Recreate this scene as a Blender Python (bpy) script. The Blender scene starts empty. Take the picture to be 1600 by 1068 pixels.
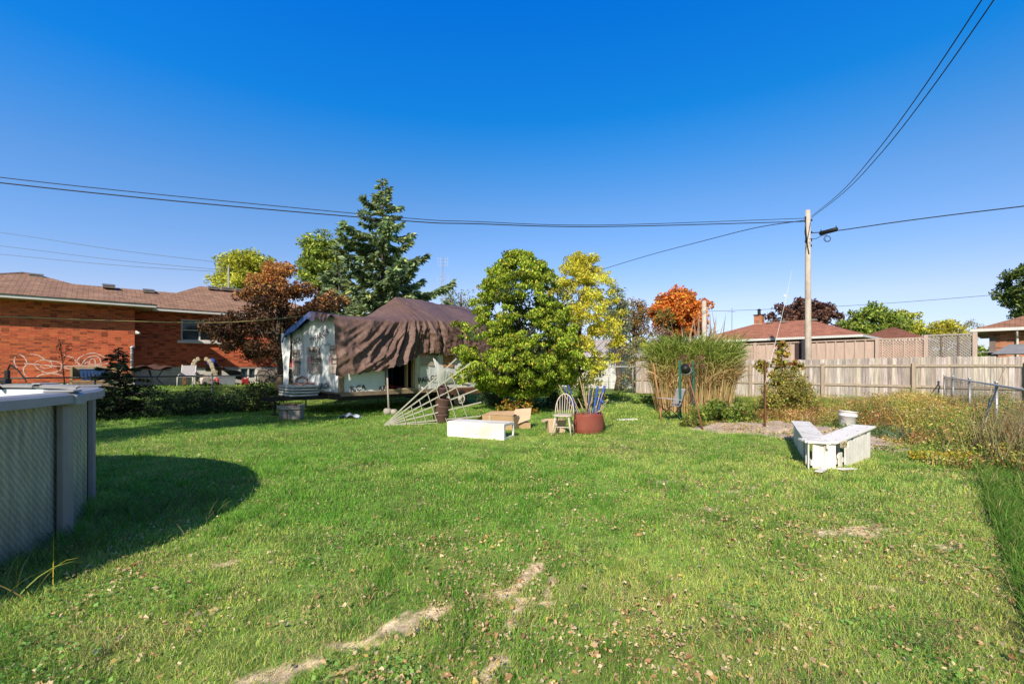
SKY_RAMP = [(0.02, (.74, .75, 1.0)), (.128, (.95, .84, .97)), (.208, (.74, .84, 1.05)), (.32, (.54, .85, 1.13)), (.40, (.26, .84, 1.27)), (.47, (.05, .80, 1.40)), (.62, (.015, .75, 1.62))]
SKY_STRENGTH = 0.15
import bpy, math, random
import numpy as np
from mathutils import Vector, Matrix

random.seed(7)
RNG = np.random.default_rng(11)
scene = bpy.context.scene
COL = scene.collection
PI = math.pi
R = math.radians

# ------------------------------------------------------------------ frame of the place
H = 1.55                       # eye height
F = 720.0                      # focal length in photo pixels
UX, UY = 0.745, 0.667          # direction of the side lot lines
LA = math.atan2(UY, UX)

def P(px, py, d):
    return Vector(((px - 800) / F * d, d, H - (py - 573) / F * d))

def G(px, py):                 # a point on level ground
    d = H * F / (py - 573)
    return Vector(((px - 800) / F * d, d, 0))

def L(u, n, z=0.0):            # lot coordinates (along the side line, across it)
    return Vector((u * UX - n * UY, u * UY + n * UX, z))

def UN(x, y):
    return x * UX + y * UY, -x * UY + y * UX

def ULP(px, n):
    r = (px - 800) / F
    return n * (UY + UX * r) / (UX - UY * r)

def sstep(t):
    t = np.clip(t, 0, 1)
    return t * t * (3 - 2 * t)

def gh(x, y):                  # terrain height
    u, n = UN(np.asarray(x, float), np.asarray(y, float))
    up = 0.72 * sstep((n - 19.2) / 4.0) * (1 - sstep((u - 11) / 6.0))
    return up

def vnoise(x, y, scale, seed=0):
    x = np.asarray(x, float) / scale + 1000.3; y = np.asarray(y, float) / scale + 1000.7
    rg = np.random.default_rng(seed); T = rg.random((256, 256))
    xi = np.floor(x).astype(int); yi = np.floor(y).astype(int)
    fx = x - xi; fy = y - yi
    fx = fx * fx * (3 - 2 * fx); fy = fy * fy * (3 - 2 * fy)
    a = T[xi % 256, yi % 256]; b = T[(xi + 1) % 256, yi % 256]
    c = T[xi % 256, (yi + 1) % 256]; d = T[(xi + 1) % 256, (yi + 1) % 256]
    return (a * (1 - fx) + b * fx) * (1 - fy) + (c * (1 - fx) + d * fx) * fy

# ------------------------------------------------------------------ materials
MATS = {}
def _base(name):
    m = bpy.data.materials.new(name); m.use_nodes = True
    nt = m.node_tree; b = nt.nodes['Principled BSDF']
    return m, nt, b

def _coords(nt, scale=(1, 1, 1), kind='Object'):
    tc = nt.nodes.new('ShaderNodeTexCoord'); mp = nt.nodes.new('ShaderNodeMapping')
    mp.inputs['Scale'].default_value = scale
    nt.links.new(tc.outputs[kind], mp.inputs['Vector'])
    return mp.outputs['Vector']

def _noise(nt, vec, scale, detail=4, rough=0.6):
    n = nt.nodes.new('ShaderNodeTexNoise'); n.inputs['Scale'].default_value = scale
    n.inputs['Detail'].default_value = detail; n.inputs['Roughness'].default_value = rough
    nt.links.new(vec, n.inputs['Vector']); return n.outputs['Fac']

def _ramp(nt, fac, stops):
    r = nt.nodes.new('ShaderNodeValToRGB'); e = r.color_ramp.elements
    while len(e) < len(stops): e.new(0.5)
    for i, (p, c) in enumerate(stops):
        e[i].position = p; e[i].color = (*c, 1)
    nt.links.new(fac, r.inputs['Fac']); return r.outputs['Color']

def _mix(nt, a, b, fac, mode='MIX'):
    m = nt.nodes.new('ShaderNodeMix'); m.data_type = 'RGBA'; m.blend_type = mode
    if isinstance(fac, (int, float)): m.inputs[0].default_value = fac
    else: nt.links.new(fac, m.inputs[0])
    for s, i in ((a, 6), (b, 7)):
        if isinstance(s, tuple): m.inputs[i].default_value = (*s, 1)
        else: nt.links.new(s, m.inputs[i])
    return m.outputs[2]

def _bump(nt, b, h, strength=0.3, dist=0.02):
    bp = nt.nodes.new('ShaderNodeBump'); bp.inputs['Strength'].default_value = strength
    bp.inputs['Distance'].default_value = dist
    nt.links.new(h, bp.inputs['Height']); nt.links.new(bp.outputs['Normal'], b.inputs['Normal'])

def mat(name, c1, c2=None, scale=6, rough=0.7, bump=0.15, metal=0.0, stretch=(1, 1, 1), spec=0.3, dirt=None):
    if name in MATS: return MATS[name]
    m, nt, b = _base(name)
    if c2 is None: c2 = tuple(x * 0.72 for x in c1)
    v = _coords(nt, stretch)
    f = _noise(nt, v, scale, 6, 0.65)
    c = _ramp(nt, f, [(0.3, c2), (0.68, c1)])
    if dirt:
        f2 = _noise(nt, _coords(nt), 1.7, 5, 0.7)
        k = _ramp(nt, f2, [(0.45, (0, 0, 0)), (0.75, (1, 1, 1))])
        c = _mix(nt, c, dirt, k)
    nt.links.new(c, b.inputs['Base Color'])
    b.inputs['Roughness'].default_value = rough; b.inputs['Metallic'].default_value = metal
    b.inputs['Specular IOR Level'].default_value = spec
    if bump: _bump(nt, b, f, bump, 0.02)
    MATS[name] = m; return m

def mat_attr(name, rough=0.6, transl=0.0, spec=0.2, noise=0.0, nscale=30, bump=0.0):
    if name in MATS: return MATS[name]
    m, nt, b = _base(name)
    a = nt.nodes.new('ShaderNodeAttribute'); a.attribute_name = 'Col'
    c = a.outputs['Color']
    if noise:
        f = _noise(nt, _coords(nt), nscale, 6, 0.7)
        k = _ramp(nt, f, [(0.3, (1 - noise,) * 3), (0.7, (1 + noise,) * 3)])
        c = _mix(nt, c, k, 1.0, 'MULTIPLY')
        if bump: _bump(nt, b, f, bump, 0.02)
    nt.links.new(c, b.inputs['Base Color'])
    b.inputs['Roughness'].default_value = rough; b.inputs['Specular IOR Level'].default_value = spec
    if transl:
        t = nt.nodes.new('ShaderNodeBsdfTranslucent'); nt.links.new(c, t.inputs['Color'])
        mx = nt.nodes.new('ShaderNodeMixShader'); mx.inputs[0].default_value = transl
        nt.links.new(b.outputs[0], mx.inputs[1]); nt.links.new(t.outputs[0], mx.inputs[2])
        nt.links.new(mx.outputs[0], nt.nodes['Material Output'].inputs['Surface'])
    MATS[name] = m; return m

def mat_brick(name, cols, mortar, bw=0.21, bh=0.07, ms=0.008, dark=None):
    if name in MATS: return MATS[name]
    m, nt, b = _base(name)
    tc = nt.nodes.new('ShaderNodeTexCoord'); sp = nt.nodes.new('ShaderNodeSeparateXYZ')
    nt.links.new(tc.outputs['Object'], sp.inputs[0])
    ad = nt.nodes.new('ShaderNodeMath'); ad.operation = 'ADD'
    nt.links.new(sp.outputs['X'], ad.inputs[0]); nt.links.new(sp.outputs['Y'], ad.inputs[1])
    cb = nt.nodes.new('ShaderNodeCombineXYZ')
    nt.links.new(ad.outputs[0], cb.inputs['X']); nt.links.new(sp.outputs['Z'], cb.inputs['Y'])
    br = nt.nodes.new('ShaderNodeTexBrick')
    br.inputs['Scale'].default_value = 1.0; br.inputs['Brick Width'].default_value = bw
    br.inputs['Row Height'].default_value = bh; br.inputs['Mortar Size'].default_value = ms
    br.inputs['Color1'].default_value = (*cols[0], 1); br.inputs['Color2'].default_value = (*cols[1], 1)
    br.inputs['Mortar'].default_value = (*mortar, 1); br.inputs['Bias'].default_value = 0.0
    nt.links.new(cb.outputs[0], br.inputs['Vector'])
    # brick-sized random darker units: a stepped grid of white noise
    def snap(sock, step, off=0.0):
        q = nt.nodes.new('ShaderNodeMath'); q.operation = 'SNAP'; q.inputs[1].default_value = step
        nt.links.new(sock, q.inputs[0]); return q.outputs[0]
    c2 = nt.nodes.new('ShaderNodeCombineXYZ')
    nt.links.new(snap(ad.outputs[0], bw * 1.0), c2.inputs['X']); nt.links.new(snap(sp.outputs['Z'], bh * 1.0), c2.inputs['Y'])
    wn = nt.nodes.new('ShaderNodeTexWhiteNoise'); nt.links.new(c2.outputs[0], wn.inputs['Vector'])
    k = _ramp(nt, wn.outputs['Value'], [(0.0, (0.32, 0.36, 0.42)), (0.14, (0.45, 0.55, 0.6)), (0.22, (0.80, 0.85, 0.85)), (1.0, (1.12, 1.1, 1.05))])
    c = _mix(nt, br.outputs['Color'], k, 0.85, 'MULTIPLY')
    f = _noise(nt, _coords(nt), 0.9, 5, 0.7)
    c = _mix(nt, c, _ramp(nt, f, [(0.3, (0.72, 0.72, 0.75)), (0.7, (1.1, 1.1, 1.1))]), 0.8, 'MULTIPLY')
    nt.links.new(c, b.inputs['Base Color']); b.inputs['Roughness'].default_value = 0.85
    b.inputs['Specular IOR Level'].default_value = 0.15
    _bump(nt, b, br.outputs['Fac'], -0.4, 0.01)
    MATS[name] = m; return m

def mat_shingle(name, c1, c2, turn=False):
    if name in MATS: return MATS[name]
    m, nt, b = _base(name)
    v = _coords(nt)
    if turn: v.node.inputs['Rotation'].default_value = (0, 0, R(90))
    br = nt.nodes.new('ShaderNodeTexBrick'); br.inputs['Scale'].default_value = 1.0
    br.inputs['Brick Width'].default_value = 0.32; br.inputs['Row Height'].default_value = 0.15
    br.inputs['Mortar Size'].default_value = 0.012
    br.inputs['Color1'].default_value = (*c1, 1); br.inputs['Color2'].default_value = (*c2, 1)
    br.inputs['Mortar'].default_value = (*[x * 0.45 for x in c2], 1)
    nt.links.new(v, br.inputs['Vector'])
    f = _noise(nt, v, 2.2, 8, 0.75)
    c = _mix(nt, br.outputs['Color'], _ramp(nt, f, [(0.3, (0.62, 0.6, 0.6)), (0.7, (1.25, 1.2, 1.15))]), 0.9, 'MULTIPLY')
    nt.links.new(c, b.inputs['Base Color']); b.inputs['Roughness'].default_value = 0.95
    b.inputs['Specular IOR Level'].default_value = 0.1
    _bump(nt, b, br.outputs['Fac'], -0.5, 0.015)
    MATS[name] = m; return m

def mat_glass_dark(name='window_glass', c=(0.03, 0.04, 0.05)):
    if name in MATS: return MATS[name]
    m, nt, b = _base(name)
    f = _noise(nt, _coords(nt), 1.5, 3)
    nt.links.new(_ramp(nt, f, [(0.35, c), (0.7, tuple(x * 3 for x in c))]), b.inputs['Base Color'])
    b.inputs['Roughness'].default_value = 0.08; b.inputs['Specular IOR Level'].default_value = 0.6
    MATS[name] = m; return m

# ------------------------------------------------------------------ mesh helpers
class MB:
    def __init__(s):
        s.v = []; s.f = []; s.c = []
    def add(s, vs, fs, col=None):
        o = len(s.v); s.v += [tuple(p) for p in vs]; s.f += [tuple(i + o for i in f) for f in fs]
        s.c += [col or (1, 1, 1)] * len(vs)
        return s
    def box(s, c, size, rz=0.0, M=None, col=None, ry=0.0, rx=0.0):
        hx, hy, hz = size[0] / 2, size[1] / 2, size[2] / 2
        vs = [Vector((x, y, z)) for z in (-hz, hz) for y in (-hy, hy) for x in (-hx, hx)]
        if rz or ry or rx:
            rot = Matrix.Rotation(rz, 3, 'Z') @ Matrix.Rotation(ry, 3, 'Y') @ Matrix.Rotation(rx, 3, 'X')
            vs = [rot @ v for v in vs]
        vs = [v + Vector(c) for v in vs]
        if M is not None: vs = [M @ v for v in vs]
        return s.add(vs, [(0, 2, 3, 1), (4, 5, 7, 6), (0, 1, 5, 4), (2, 6, 7, 3), (0, 4, 6, 2), (1, 3, 7, 5)], col)
    def bar(s, p, q, w, h, col=None, up=(0, 0, 1)):
        p, q = Vector(p), Vector(q); d = (q - p).normalized(); up = Vector(up)
        a = d.cross(up)
        if a.length < 1e-4: a = d.cross(Vector((1, 0, 0)))
        a.normalize(); b = a.cross(d)
        vs = [e + a * (sx * w / 2) + b * (sy * h / 2) for e in (p, q) for sx, sy in ((-1, -1), (1, -1), (1, 1), (-1, 1))]
        return s.add(vs, [(0, 3, 2, 1), (4, 5, 6, 7), (0, 1, 5, 4), (1, 2, 6, 5), (2, 3, 7, 6), (3, 0, 4, 7)], col)
    def tube(s, pts, r, n=8, col=None, caps=True):
        pts = [Vector(p) for p in pts]; rs = r if isinstance(r, (list, tuple)) else [r] * len(pts)
        vs = []; prev = None
        for i, p in enumerate(pts):
            d = (pts[min(i + 1, len(pts) - 1)] - pts[max(i - 1, 0)]).normalized()
            if prev is None:
                a = d.cross(Vector((0, 0, 1)))
                if a.length < 0.05: a = d.cross(Vector((1, 0, 0)))
            else: a = prev - d * prev.dot(d)
            a.normalize(); prev = a; b = d.cross(a)
            vs += [p + (a * math.cos(k * 2 * PI / n) + b * math.sin(k * 2 * PI / n)) * rs[i] for k in range(n)]
        fs = []
        for i in range(len(pts) - 1):
            for k in range(n):
                k2 = (k + 1) % n
                fs.append((i * n + k, i * n + k2, (i + 1) * n + k2, (i + 1) * n + k))
        if caps:
            fs.append(tuple(range(n - 1, -1, -1))); m = (len(pts) - 1) * n; fs.append(tuple(range(m, m + n)))
        return s.add(vs, fs, col)
    def lathe(s, prof, n=24, c=(0, 0, 0), M=None, col=None, cap_bottom=True, cap_top=False):
        vs = []
        for r, z in prof:
            vs += [Vector((r * math.cos(k * 2 * PI / n), r * math.sin(k * 2 * PI / n), z)) for k in range(n)]
        if M is not None: vs = [M @ v for v in vs]
        vs = [v + Vector(c) for v in vs]
        fs = []
        for i in range(len(prof) - 1):
            for k in range(n):
                k2 = (k + 1) % n
                fs.append((i * n + k, i * n + k2, (i + 1) * n + k2, (i + 1) * n + k))
        if cap_bottom: fs.append(tuple(range(n - 1, -1, -1)))
        if cap_top:
            m = (len(prof) - 1) * n; fs.append(tuple(range(m, m + n)))
        return s.add(vs, fs, col)
    def poly(s, pts, col=None):
        return s.add(pts, [tuple(range(len(pts)))], col)
    def prism(s, pts, ext, col=None):
        pts = [Vector(p) for p in pts]; e = Vector(ext); n = len(pts)
        vs = pts + [p + e for p in pts]
        fs = [tuple(range(n - 1, -1, -1)), tuple(range(n, 2 * n))]
        fs += [(i, (i + 1) % n, (i + 1) % n + n, i + n) for i in range(n)]
        return s.add(vs, fs, col)
    def grid(s, fn, nu, nv, colfn=None):
        o = len(s.v)
        for j in range(nv + 1):
            for i in range(nu + 1):
                s.v.append(tuple(fn(i / nu, j / nv))); s.c.append(colfn(i / nu, j / nv) if colfn else (1, 1, 1))
        w = nu + 1
        for j in range(nv):
            for i in range(nu):
                a = o + j * w + i; s.f.append((a, a + 1, a + w + 1, a + w))
        return s

def obj(name, mb, m, parent=None, smooth=False, bevel=0.0, label=None, attr=False):
    me = bpy.data.meshes.new(name); me.from_pydata(mb.v, [], mb.f); me.update()
    if attr:
        ca = me.color_attributes.new('Col', 'FLOAT_COLOR', 'POINT')
        arr = np.ones((len(mb.v), 4), np.float32); arr[:, :3] = np.array(mb.c, np.float32)
        ca.data.foreach_set('color', arr.ravel())
    if smooth: me.polygons.foreach_set('use_smooth', [True] * len(me.polygons))
    me.materials.append(m)
    o = bpy.data.objects.new(name, me); COL.objects.link(o)
    if parent is not None: o.parent = parent
    if bevel:
        b = o.modifiers.new('bevel', 'BEVEL'); b.width = bevel; b.segments = 2; b.limit_method = 'ANGLE'
    if label: o['label'] = label
    return o

def npobj(name, V, loops, starts, cols, m, parent=None):
    """mesh straight from numpy arrays (foliage, grass)"""
    me = bpy.data.meshes.new(name)
    me.vertices.add(len(V)); me.vertices.foreach_set('co', np.ascontiguousarray(V, np.float32).ravel())
    me.loops.add(len(loops)); me.loops.foreach_set('vertex_index', np.ascontiguousarray(loops, np.int32))
    me.polygons.add(len(starts)); me.polygons.foreach_set('loop_start', np.ascontiguousarray(starts, np.int32))
    me.update(calc_edges=True)
    if cols is not None:
        ca = me.color_attributes.new('Col', 'FLOAT_COLOR', 'POINT')
        arr = np.ones((len(V), 4), np.float32); arr[:, :3] = cols
        ca.data.foreach_set('color', arr.ravel())
    me.materials.append(m)
    o = bpy.data.objects.new(name, me); COL.objects.link(o)
    if parent is not None: o.parent = parent
    return o

def tag(o, label, cat, group=None):
    o['label'] = label; o['category'] = cat
    if group: o['group'] = group
    return o

def thing(name, label, cat, loc=(0, 0, 0), rz=0.0, group=None):
    o = bpy.data.objects.new(name, None); COL.objects.link(o); o.empty_display_size = 0.2
    o.location = loc; o.rotation_euler = (0, 0, rz)
    return tag(o, label, cat, group)

def struct(o, kind='structure'):
    o['kind'] = kind; return o

def dup(root, loc, rz=None, label=None):
    r = root.copy(); COL.objects.link(r); r.location = loc
    if rz is not None: r.rotation_euler[2] = rz
    if label: r['label'] = label
    for ch in list(root.children):
        c = ch.copy(); COL.objects.link(c); c.parent = r
        for g in ch.children:
            d = g.copy(); COL.objects.link(d); d.parent = c
    return r

def text_mb(s, size, M, extrude=0.0):
    """lettering as mesh, laid flat by matrix M (x right, y up)"""
    cu = bpy.data.curves.new('txt', 'FONT'); cu.body = s; cu.size = size; cu.align_x = 'CENTER'; cu.align_y = 'CENTER'
    cu.offset = 0.022 * size
    o = bpy.data.objects.new('txt', cu); COL.objects.link(o)
    dg = bpy.context.evaluated_depsgraph_get(); me = o.evaluated_get(dg).to_mesh()
    mb = MB(); mb.add([M @ v.co for v in me.vertices], [tuple(p.vertices) for p in me.polygons])
    o.evaluated_get(dg).to_mesh_clear(); bpy.data.objects.remove(o); bpy.data.curves.remove(cu)
    return mb

def frame_mat(o, x, y):
    x = Vector(x).normalized(); y = Vector(y); y = (y - x * y.dot(x)).normalized(); z = x.cross(y)
    M = Matrix.Identity(4)
    for i in range(3):
        M[i][0] = x[i]; M[i][1] = y[i]; M[i][2] = z[i]; M[i][3] = o[i]
    return M

# ------------------------------------------------------------------ foliage
LEAF = None
def norm(a):
    return a / np.maximum(np.linalg.norm(a, axis=1, keepdims=True), 1e-6)

def pick(rng, pal, n):
    cs = np.array([p[0] for p in pal]); w = np.array([p[1] for p in pal], float); w /= w.sum()
    return cs[rng.choice(len(cs), n, p=w)]

def leaf_cards(C, A, B, ln, wd):
    """diamond leaves: centre C, axis A, side B"""
    ln = np.asarray(ln).reshape(-1, 1) * np.ones((len(C), 1)); wd = np.asarray(wd).reshape(-1, 1) * np.ones((len(C), 1))
    fold = np.cross(A, B) * wd * 0.18
    v0 = C - A * ln * 0.5; v1 = C + B * wd * 0.5 - A * ln * 0.08 + fold; v2 = C + A * ln * 0.5; v3 = C - B * wd * 0.5 - A * ln * 0.08 + fold
    V = np.stack([v0, v1, v2, v3], 1).reshape(-1, 3)
    loops = np.arange(len(V)); starts = np.arange(len(C)) * 4
    return V, loops, starts

def leaf_dirs(rng, n, droop=0.5):
    A = rng.normal(size=(n, 3)); A[:, 2] -= droop; A = norm(A)
    B = rng.normal(size=(n, 3)); B -= A * (A * B).sum(1, keepdims=True); B = norm(B)
    return A, B

def crown(name, rng, clumps, per, ln, wd, pal, parent=None, droop=0.5, cvar=0.25, fill=0.85, toppal=None, zr=None, m=None, lump=1.0):
    """clumps: array of (x,y,z,r)"""
    Cs = []; cols = []
    for (x, y, z, r) in clumps:
        n = max(6, int(per * (r * r)))
        d = norm(rng.normal(size=(n, 3))); q = rng.random((n, 1)) ** 0.45 * r
        p = np.array([x, y, z]) + d * q * np.array([1.0, 1.0, 0.72 * lump])
        Cs.append(p)
        c = pick(rng, pal, n)
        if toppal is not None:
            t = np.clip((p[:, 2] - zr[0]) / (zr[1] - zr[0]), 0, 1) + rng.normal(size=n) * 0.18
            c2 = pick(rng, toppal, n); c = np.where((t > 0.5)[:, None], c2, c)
        c = c * (1 + rng.normal() * cvar * 0.6) * np.clip(1 + rng.normal(size=(n, 1)) * cvar, 0.4, 1.8)
        # leaves on the underside and deep inside are duller
        cols.append(c)
    C = np.concatenate(Cs); c = np.clip(np.concatenate(cols), 0.004, 0.9)
    A, B = leaf_dirs(rng, len(C), droop)
    s = rng.uniform(0.65, 1.25, (len(C), 1))
    V, lo, st = leaf_cards(C, A, B, ln * s, wd * s)
    return npobj(name, V, lo, st, np.repeat(c, 4, 0), m or LEAF, parent)

def clump_cloud(rng, c, rad, n, r0, r1, hollow=0.45, flat_bottom=0.0, taper=0.0):
    out = []
    while len(out) < n:
        d = rng.normal(size=3); d /= np.linalg.norm(d)
        q = hollow + (1 - hollow) * rng.random() ** 0.6
        p = d * q
        if p[2] < -1 + flat_bottom: continue
        k = 1 - taper * (p[2] * 0.5 + 0.5)
        out.append((c[0] + p[0] * rad[0] * k, c[1] + p[1] * rad[1] * k, c[2] + p[2] * rad[2], rng.uniform(r0, r1)))
    return out

def limbs(mb, rng, base, top, r0, targets, bend=0.15, n=6):
    base, top = Vector(base), Vector(top)
    pts = []; rs = []
    for i in range(7):
        t = i / 6; p = base.lerp(top, t) + Vector((rng.normal() * bend * 0.3, rng.normal() * bend * 0.3, 0)) * (1 if 0 < i < 6 else 0)
        pts.append(p); rs.append(r0 * (1.25 - 0.25 * min(1, t * 6)) * (1 - 0.65 * t))
    mb.tube(pts, rs, 10)
    for (x, y, z, r) in targets:
        t = rng.uniform(0.3, 0.95); s = base.lerp(top, t); e = Vector((x, y, z))
        if e.z < s.z - 0.3: s = base.lerp(top, 0.3)
        mid = s.lerp(e, 0.5) + Vector((rng.normal() * bend, rng.normal() * bend, abs(rng.normal()) * bend))
        ra = r0 * 0.42 * (1 - 0.5 * t)
        mb.tube([s, s.lerp(mid, 0.6), mid, e], [ra, ra * 0.8, ra * 0.6, ra * 0.2], n)

BARK = None
def broadleaf(name, label, cat, base, trunk_top, r0, cl, per, ln, wd, pal, group=None, seed=1, nl=10, **kw):
    rng = np.random.default_rng(seed)
    b = Vector(base)
    t = thing(name, label, cat, b, 0, group)
    rel = [(x - b.x, y - b.y, z - b.z, r) for x, y, z, r in cl]
    mb = MB(); idx = rng.permutation(len(rel))[:nl]
    limbs(mb, rng, (0, 0, -0.05), (trunk_top[0] - b.x, trunk_top[1] - b.y, trunk_top[2] - b.z), r0, [rel[i] for i in idx])
    obj('trunk', mb, BARK, t, True)
    if kw.get('zr'): kw['zr'] = (kw['zr'][0] - b.z, kw['zr'][1] - b.z)
    crown('crown', rng, rel, per, ln, wd, pal, t, **kw)
    return t

def conifer(name, label, base, Ht, Rd, seed, pal, z0=0.4, nb=110, group=None, card=0.34, r0=0.16, power=0.85, droop=0.35, per=70, tip=0.7, width=0.16):
    rng = np.random.default_rng(seed); t = thing(name, label, 'conifer', base, 0, group)
    mb = MB(); mb.tube([(0, 0, -0.05), (0.03, 0, Ht * 0.3), (0, 0.03, Ht * 0.65), (0, 0, Ht)], [r0, r0 * 0.75, r0 * 0.4, 0.008], 9)
    Cs = []; As = []; cs = []
    for i in range(nb):
        f = (i + rng.random()) / nb; f = f ** 1.15
        z = z0 + (Ht - z0) * f * 0.985
        r = Rd * (1 - f) ** power * rng.uniform(0.45, 1.25) * (1 + .25 * math.sin(f * 31)) + 0.06
        a = i * 2.39996 + rng.normal() * 0.3
        d = np.array([math.cos(a), math.sin(a), 0])
        n = max(8, int(per * r / Rd * 1.6))
        tt = rng.random(n) ** 0.6
        sag = droop * r
        def bp(q): return np.outer(q * r, d) + np.outer(-sag * np.sin(np.minimum(q, 1) * 2.0) * 0.8 + tip * sag * q ** 3, [0, 0, 1]) + np.array([0, 0, z])
        mb.tube([tuple(x) for x in bp(np.array([0, 0.35, 0.7, 1.0]))], [0.022 + 0.012 * r, 0.018, 0.012, 0.005], 5)
        C = bp(tt); side = np.array([-d[1], d[0], 0])
        sg = rng.choice([-1, 1], n)[:, None]
        A = d * rng.uniform(0.25, 1.0, (n, 1)) + side * sg * rng.uniform(0.1, 1.0, (n, 1)) + np.array([0, 0, -1]) * rng.uniform(-0.25, 0.75, (n, 1))
        A = norm(A); ln = card * rng.uniform(0.6, 1.3, (n, 1)) * (0.55 + 0.45 * min(1, r / Rd * 2))
        Cs.append(np.hstack([C + A * ln * 0.5, ln])); As.append(A)
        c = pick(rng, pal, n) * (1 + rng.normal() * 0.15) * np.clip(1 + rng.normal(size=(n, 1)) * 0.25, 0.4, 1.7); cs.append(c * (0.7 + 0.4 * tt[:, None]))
    C = np.concatenate(Cs); A = np.concatenate(As); c = np.clip(np.concatenate(cs), 0.004, 0.8)
    B = rng.normal(size=A.shape); B -= A * (A * B).sum(1, keepdims=True); B = norm(B)
    V, lo, st = leaf_cards(C[:, :3], A, B, C[:, 3:], C[:, 3:] * width / 0.34 * 1.1)
    obj('trunk', mb, BARK, t, True)
    npobj('crown', V, lo, st, np.repeat(c, 4, 0), LEAF, t)
    return t

def blades(X, Y, Z, h, w, lean, cols, rng, two=True, az=None):
    n = len(X); az = rng.random(n) * 2 * PI if az is None else az
    dx, dy = np.cos(az), np.sin(az)
    sa = rng.random(n) * PI; sx, sy = np.cos(sa), np.sin(sa)
    base = np.stack([X, Y, Z], 1); side = np.stack([sx, sy, 0 * sx], 1) * (w / 2)[:, None]
    ld = np.stack([dx, dy, 0 * dx], 1) * (lean * h)[:, None]; up = np.stack([0 * h, 0 * h, h], 1)
    tip = base + ld + up * np.sqrt(np.maximum(1 - (lean * 0.7) ** 2, 0.1))[:, None]
    if two:
        mid = base + ld * 0.32 + up * 0.58
        V = np.stack([base - side, base + side, mid + side * 0.75, mid - side * 0.75, tip], 1).reshape(-1, 3)
        o = np.arange(n)[:, None] * 5
        loops = (o + np.array([[0, 1, 2, 3, 3, 2, 4]])).ravel()
        starts = (np.arange(n)[:, None] * 7 + np.array([[0, 4]])).ravel()
        c = np.repeat(cols, 5, 0)
    else:
        V = np.stack([base - side, base + side, tip], 1).reshape(-1, 3)
        loops = np.arange(n * 3); starts = np.arange(n) * 3; c = np.repeat(cols, 3, 0)
    return V, loops, starts, c

def merge(parts):
    V = []; lo = []; st = []; c = []; vo = 0; lo_o = 0
    for v, l, s, k in parts:
        V.append(v); lo.append(l + vo); st.append(s + lo_o); c.append(k); vo += len(v); lo_o += len(l)
    return np.concatenate(V), np.concatenate(lo), np.concatenate(st), np.concatenate(c)

LEAF = mat_attr('leaf', 0.5, 0.33, 0.3)
GRASS = mat_attr('grass_blade', 0.55, 0.33, 0.25)
PAINT = mat_attr('painted', 0.6, 0.0, 0.3, noise=0.12, nscale=14, bump=0.1)
BARK = mat('bark', (0.16, 0.12, 0.085), (0.06, 0.045, 0.035), 14, 0.95, 0.6, stretch=(1, 1, 0.25))
# ------------------------------------------------------------------ camera, sun, sky
cam = bpy.data.cameras.new('camera'); camo = bpy.data.objects.new('camera', cam); COL.objects.link(camo)
cam.sensor_width = 36; cam.lens = F / 1600 * 36; cam.shift_y = 39 / 1600; cam.clip_end = 3000; cam.clip_start = 0.05
camo.location = (0, 0, H); camo.rotation_euler = (R(90), 0, 0); scene.camera = camo
EL = R(34); TRAVEL = Vector((0.32, 0.95, 0)).normalized()
to_sun = Vector((-TRAVEL.x * math.cos(EL), -TRAVEL.y * math.cos(EL), math.sin(EL)))
sun = bpy.data.lights.new('sun', 'SUN'); sun.energy = 5.0; sun.angle = R(0.53); sun.color = (1.12, 1.0, 0.83)
suno = bpy.data.objects.new('sun', sun); COL.objects.link(suno)
suno.rotation_euler = to_sun.to_track_quat('Z', 'Y').to_euler(); suno.location = (-10, -20, 30)
w = bpy.data.worlds.new('World'); scene.world = w; w.use_nodes = True
nt = w.node_tree; bg = nt.nodes['Background']
sk = nt.nodes.new('ShaderNodeTexSky'); sk.sky_type = 'NISHITA'; sk.sun_disc = False
sk.sun_elevation = EL; sk.sun_rotation = math.atan2(to_sun.x, to_sun.y); sk.air_density = 1.0; sk.dust_density = 0.4; sk.ozone_density = 2.5
tc = nt.nodes.new('ShaderNodeTexCoord'); sp = nt.nodes.new('ShaderNodeSeparateXYZ'); nt.links.new(tc.outputs['Generated'], sp.inputs[0])
rp = _ramp(nt, sp.outputs['Z'], SKY_RAMP)
dt = nt.nodes.new('ShaderNodeVectorMath'); dt.operation = 'DOT_PRODUCT'; dt.inputs[1].default_value = to_sun
nt.links.new(tc.outputs['Generated'], dt.inputs[0])
sunside = _ramp(nt, dt.outputs['Value'], [(0.05, (0, 0, 0)), (.55, (1, 1, 1))])      # the deep blue is the half of the sky away from the sun
rp = _mix(nt, rp, (.42, .42, .43), sunside)
mr = nt.nodes.new('ShaderNodeMapRange'); mr.inputs[1].default_value = -.45; mr.inputs[2].default_value = -.1
nt.links.new(dt.outputs['Value'], mr.inputs[0])
rp = _mix(nt, rp, _ramp(nt, mr.outputs[0], [(0, (1, 1, 1)), (1, (1.0, 1.14, 1.22))]), 1.0, 'MULTIPLY')
tint = _mix(nt, sk.outputs['Color'], rp, 1.0, 'MULTIPLY')
nt.links.new(tint, bg.inputs['Color']); bg.inputs['Strength'].default_value = SKY_STRENGTH
scene.view_settings.view_transform = 'Standard'; scene.view_settings.look = 'None'; scene.view_settings.exposure = 0
try:
    scene.cycles.max_bounces = 6; scene.cycles.use_denoising = True
except Exception: pass

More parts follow.
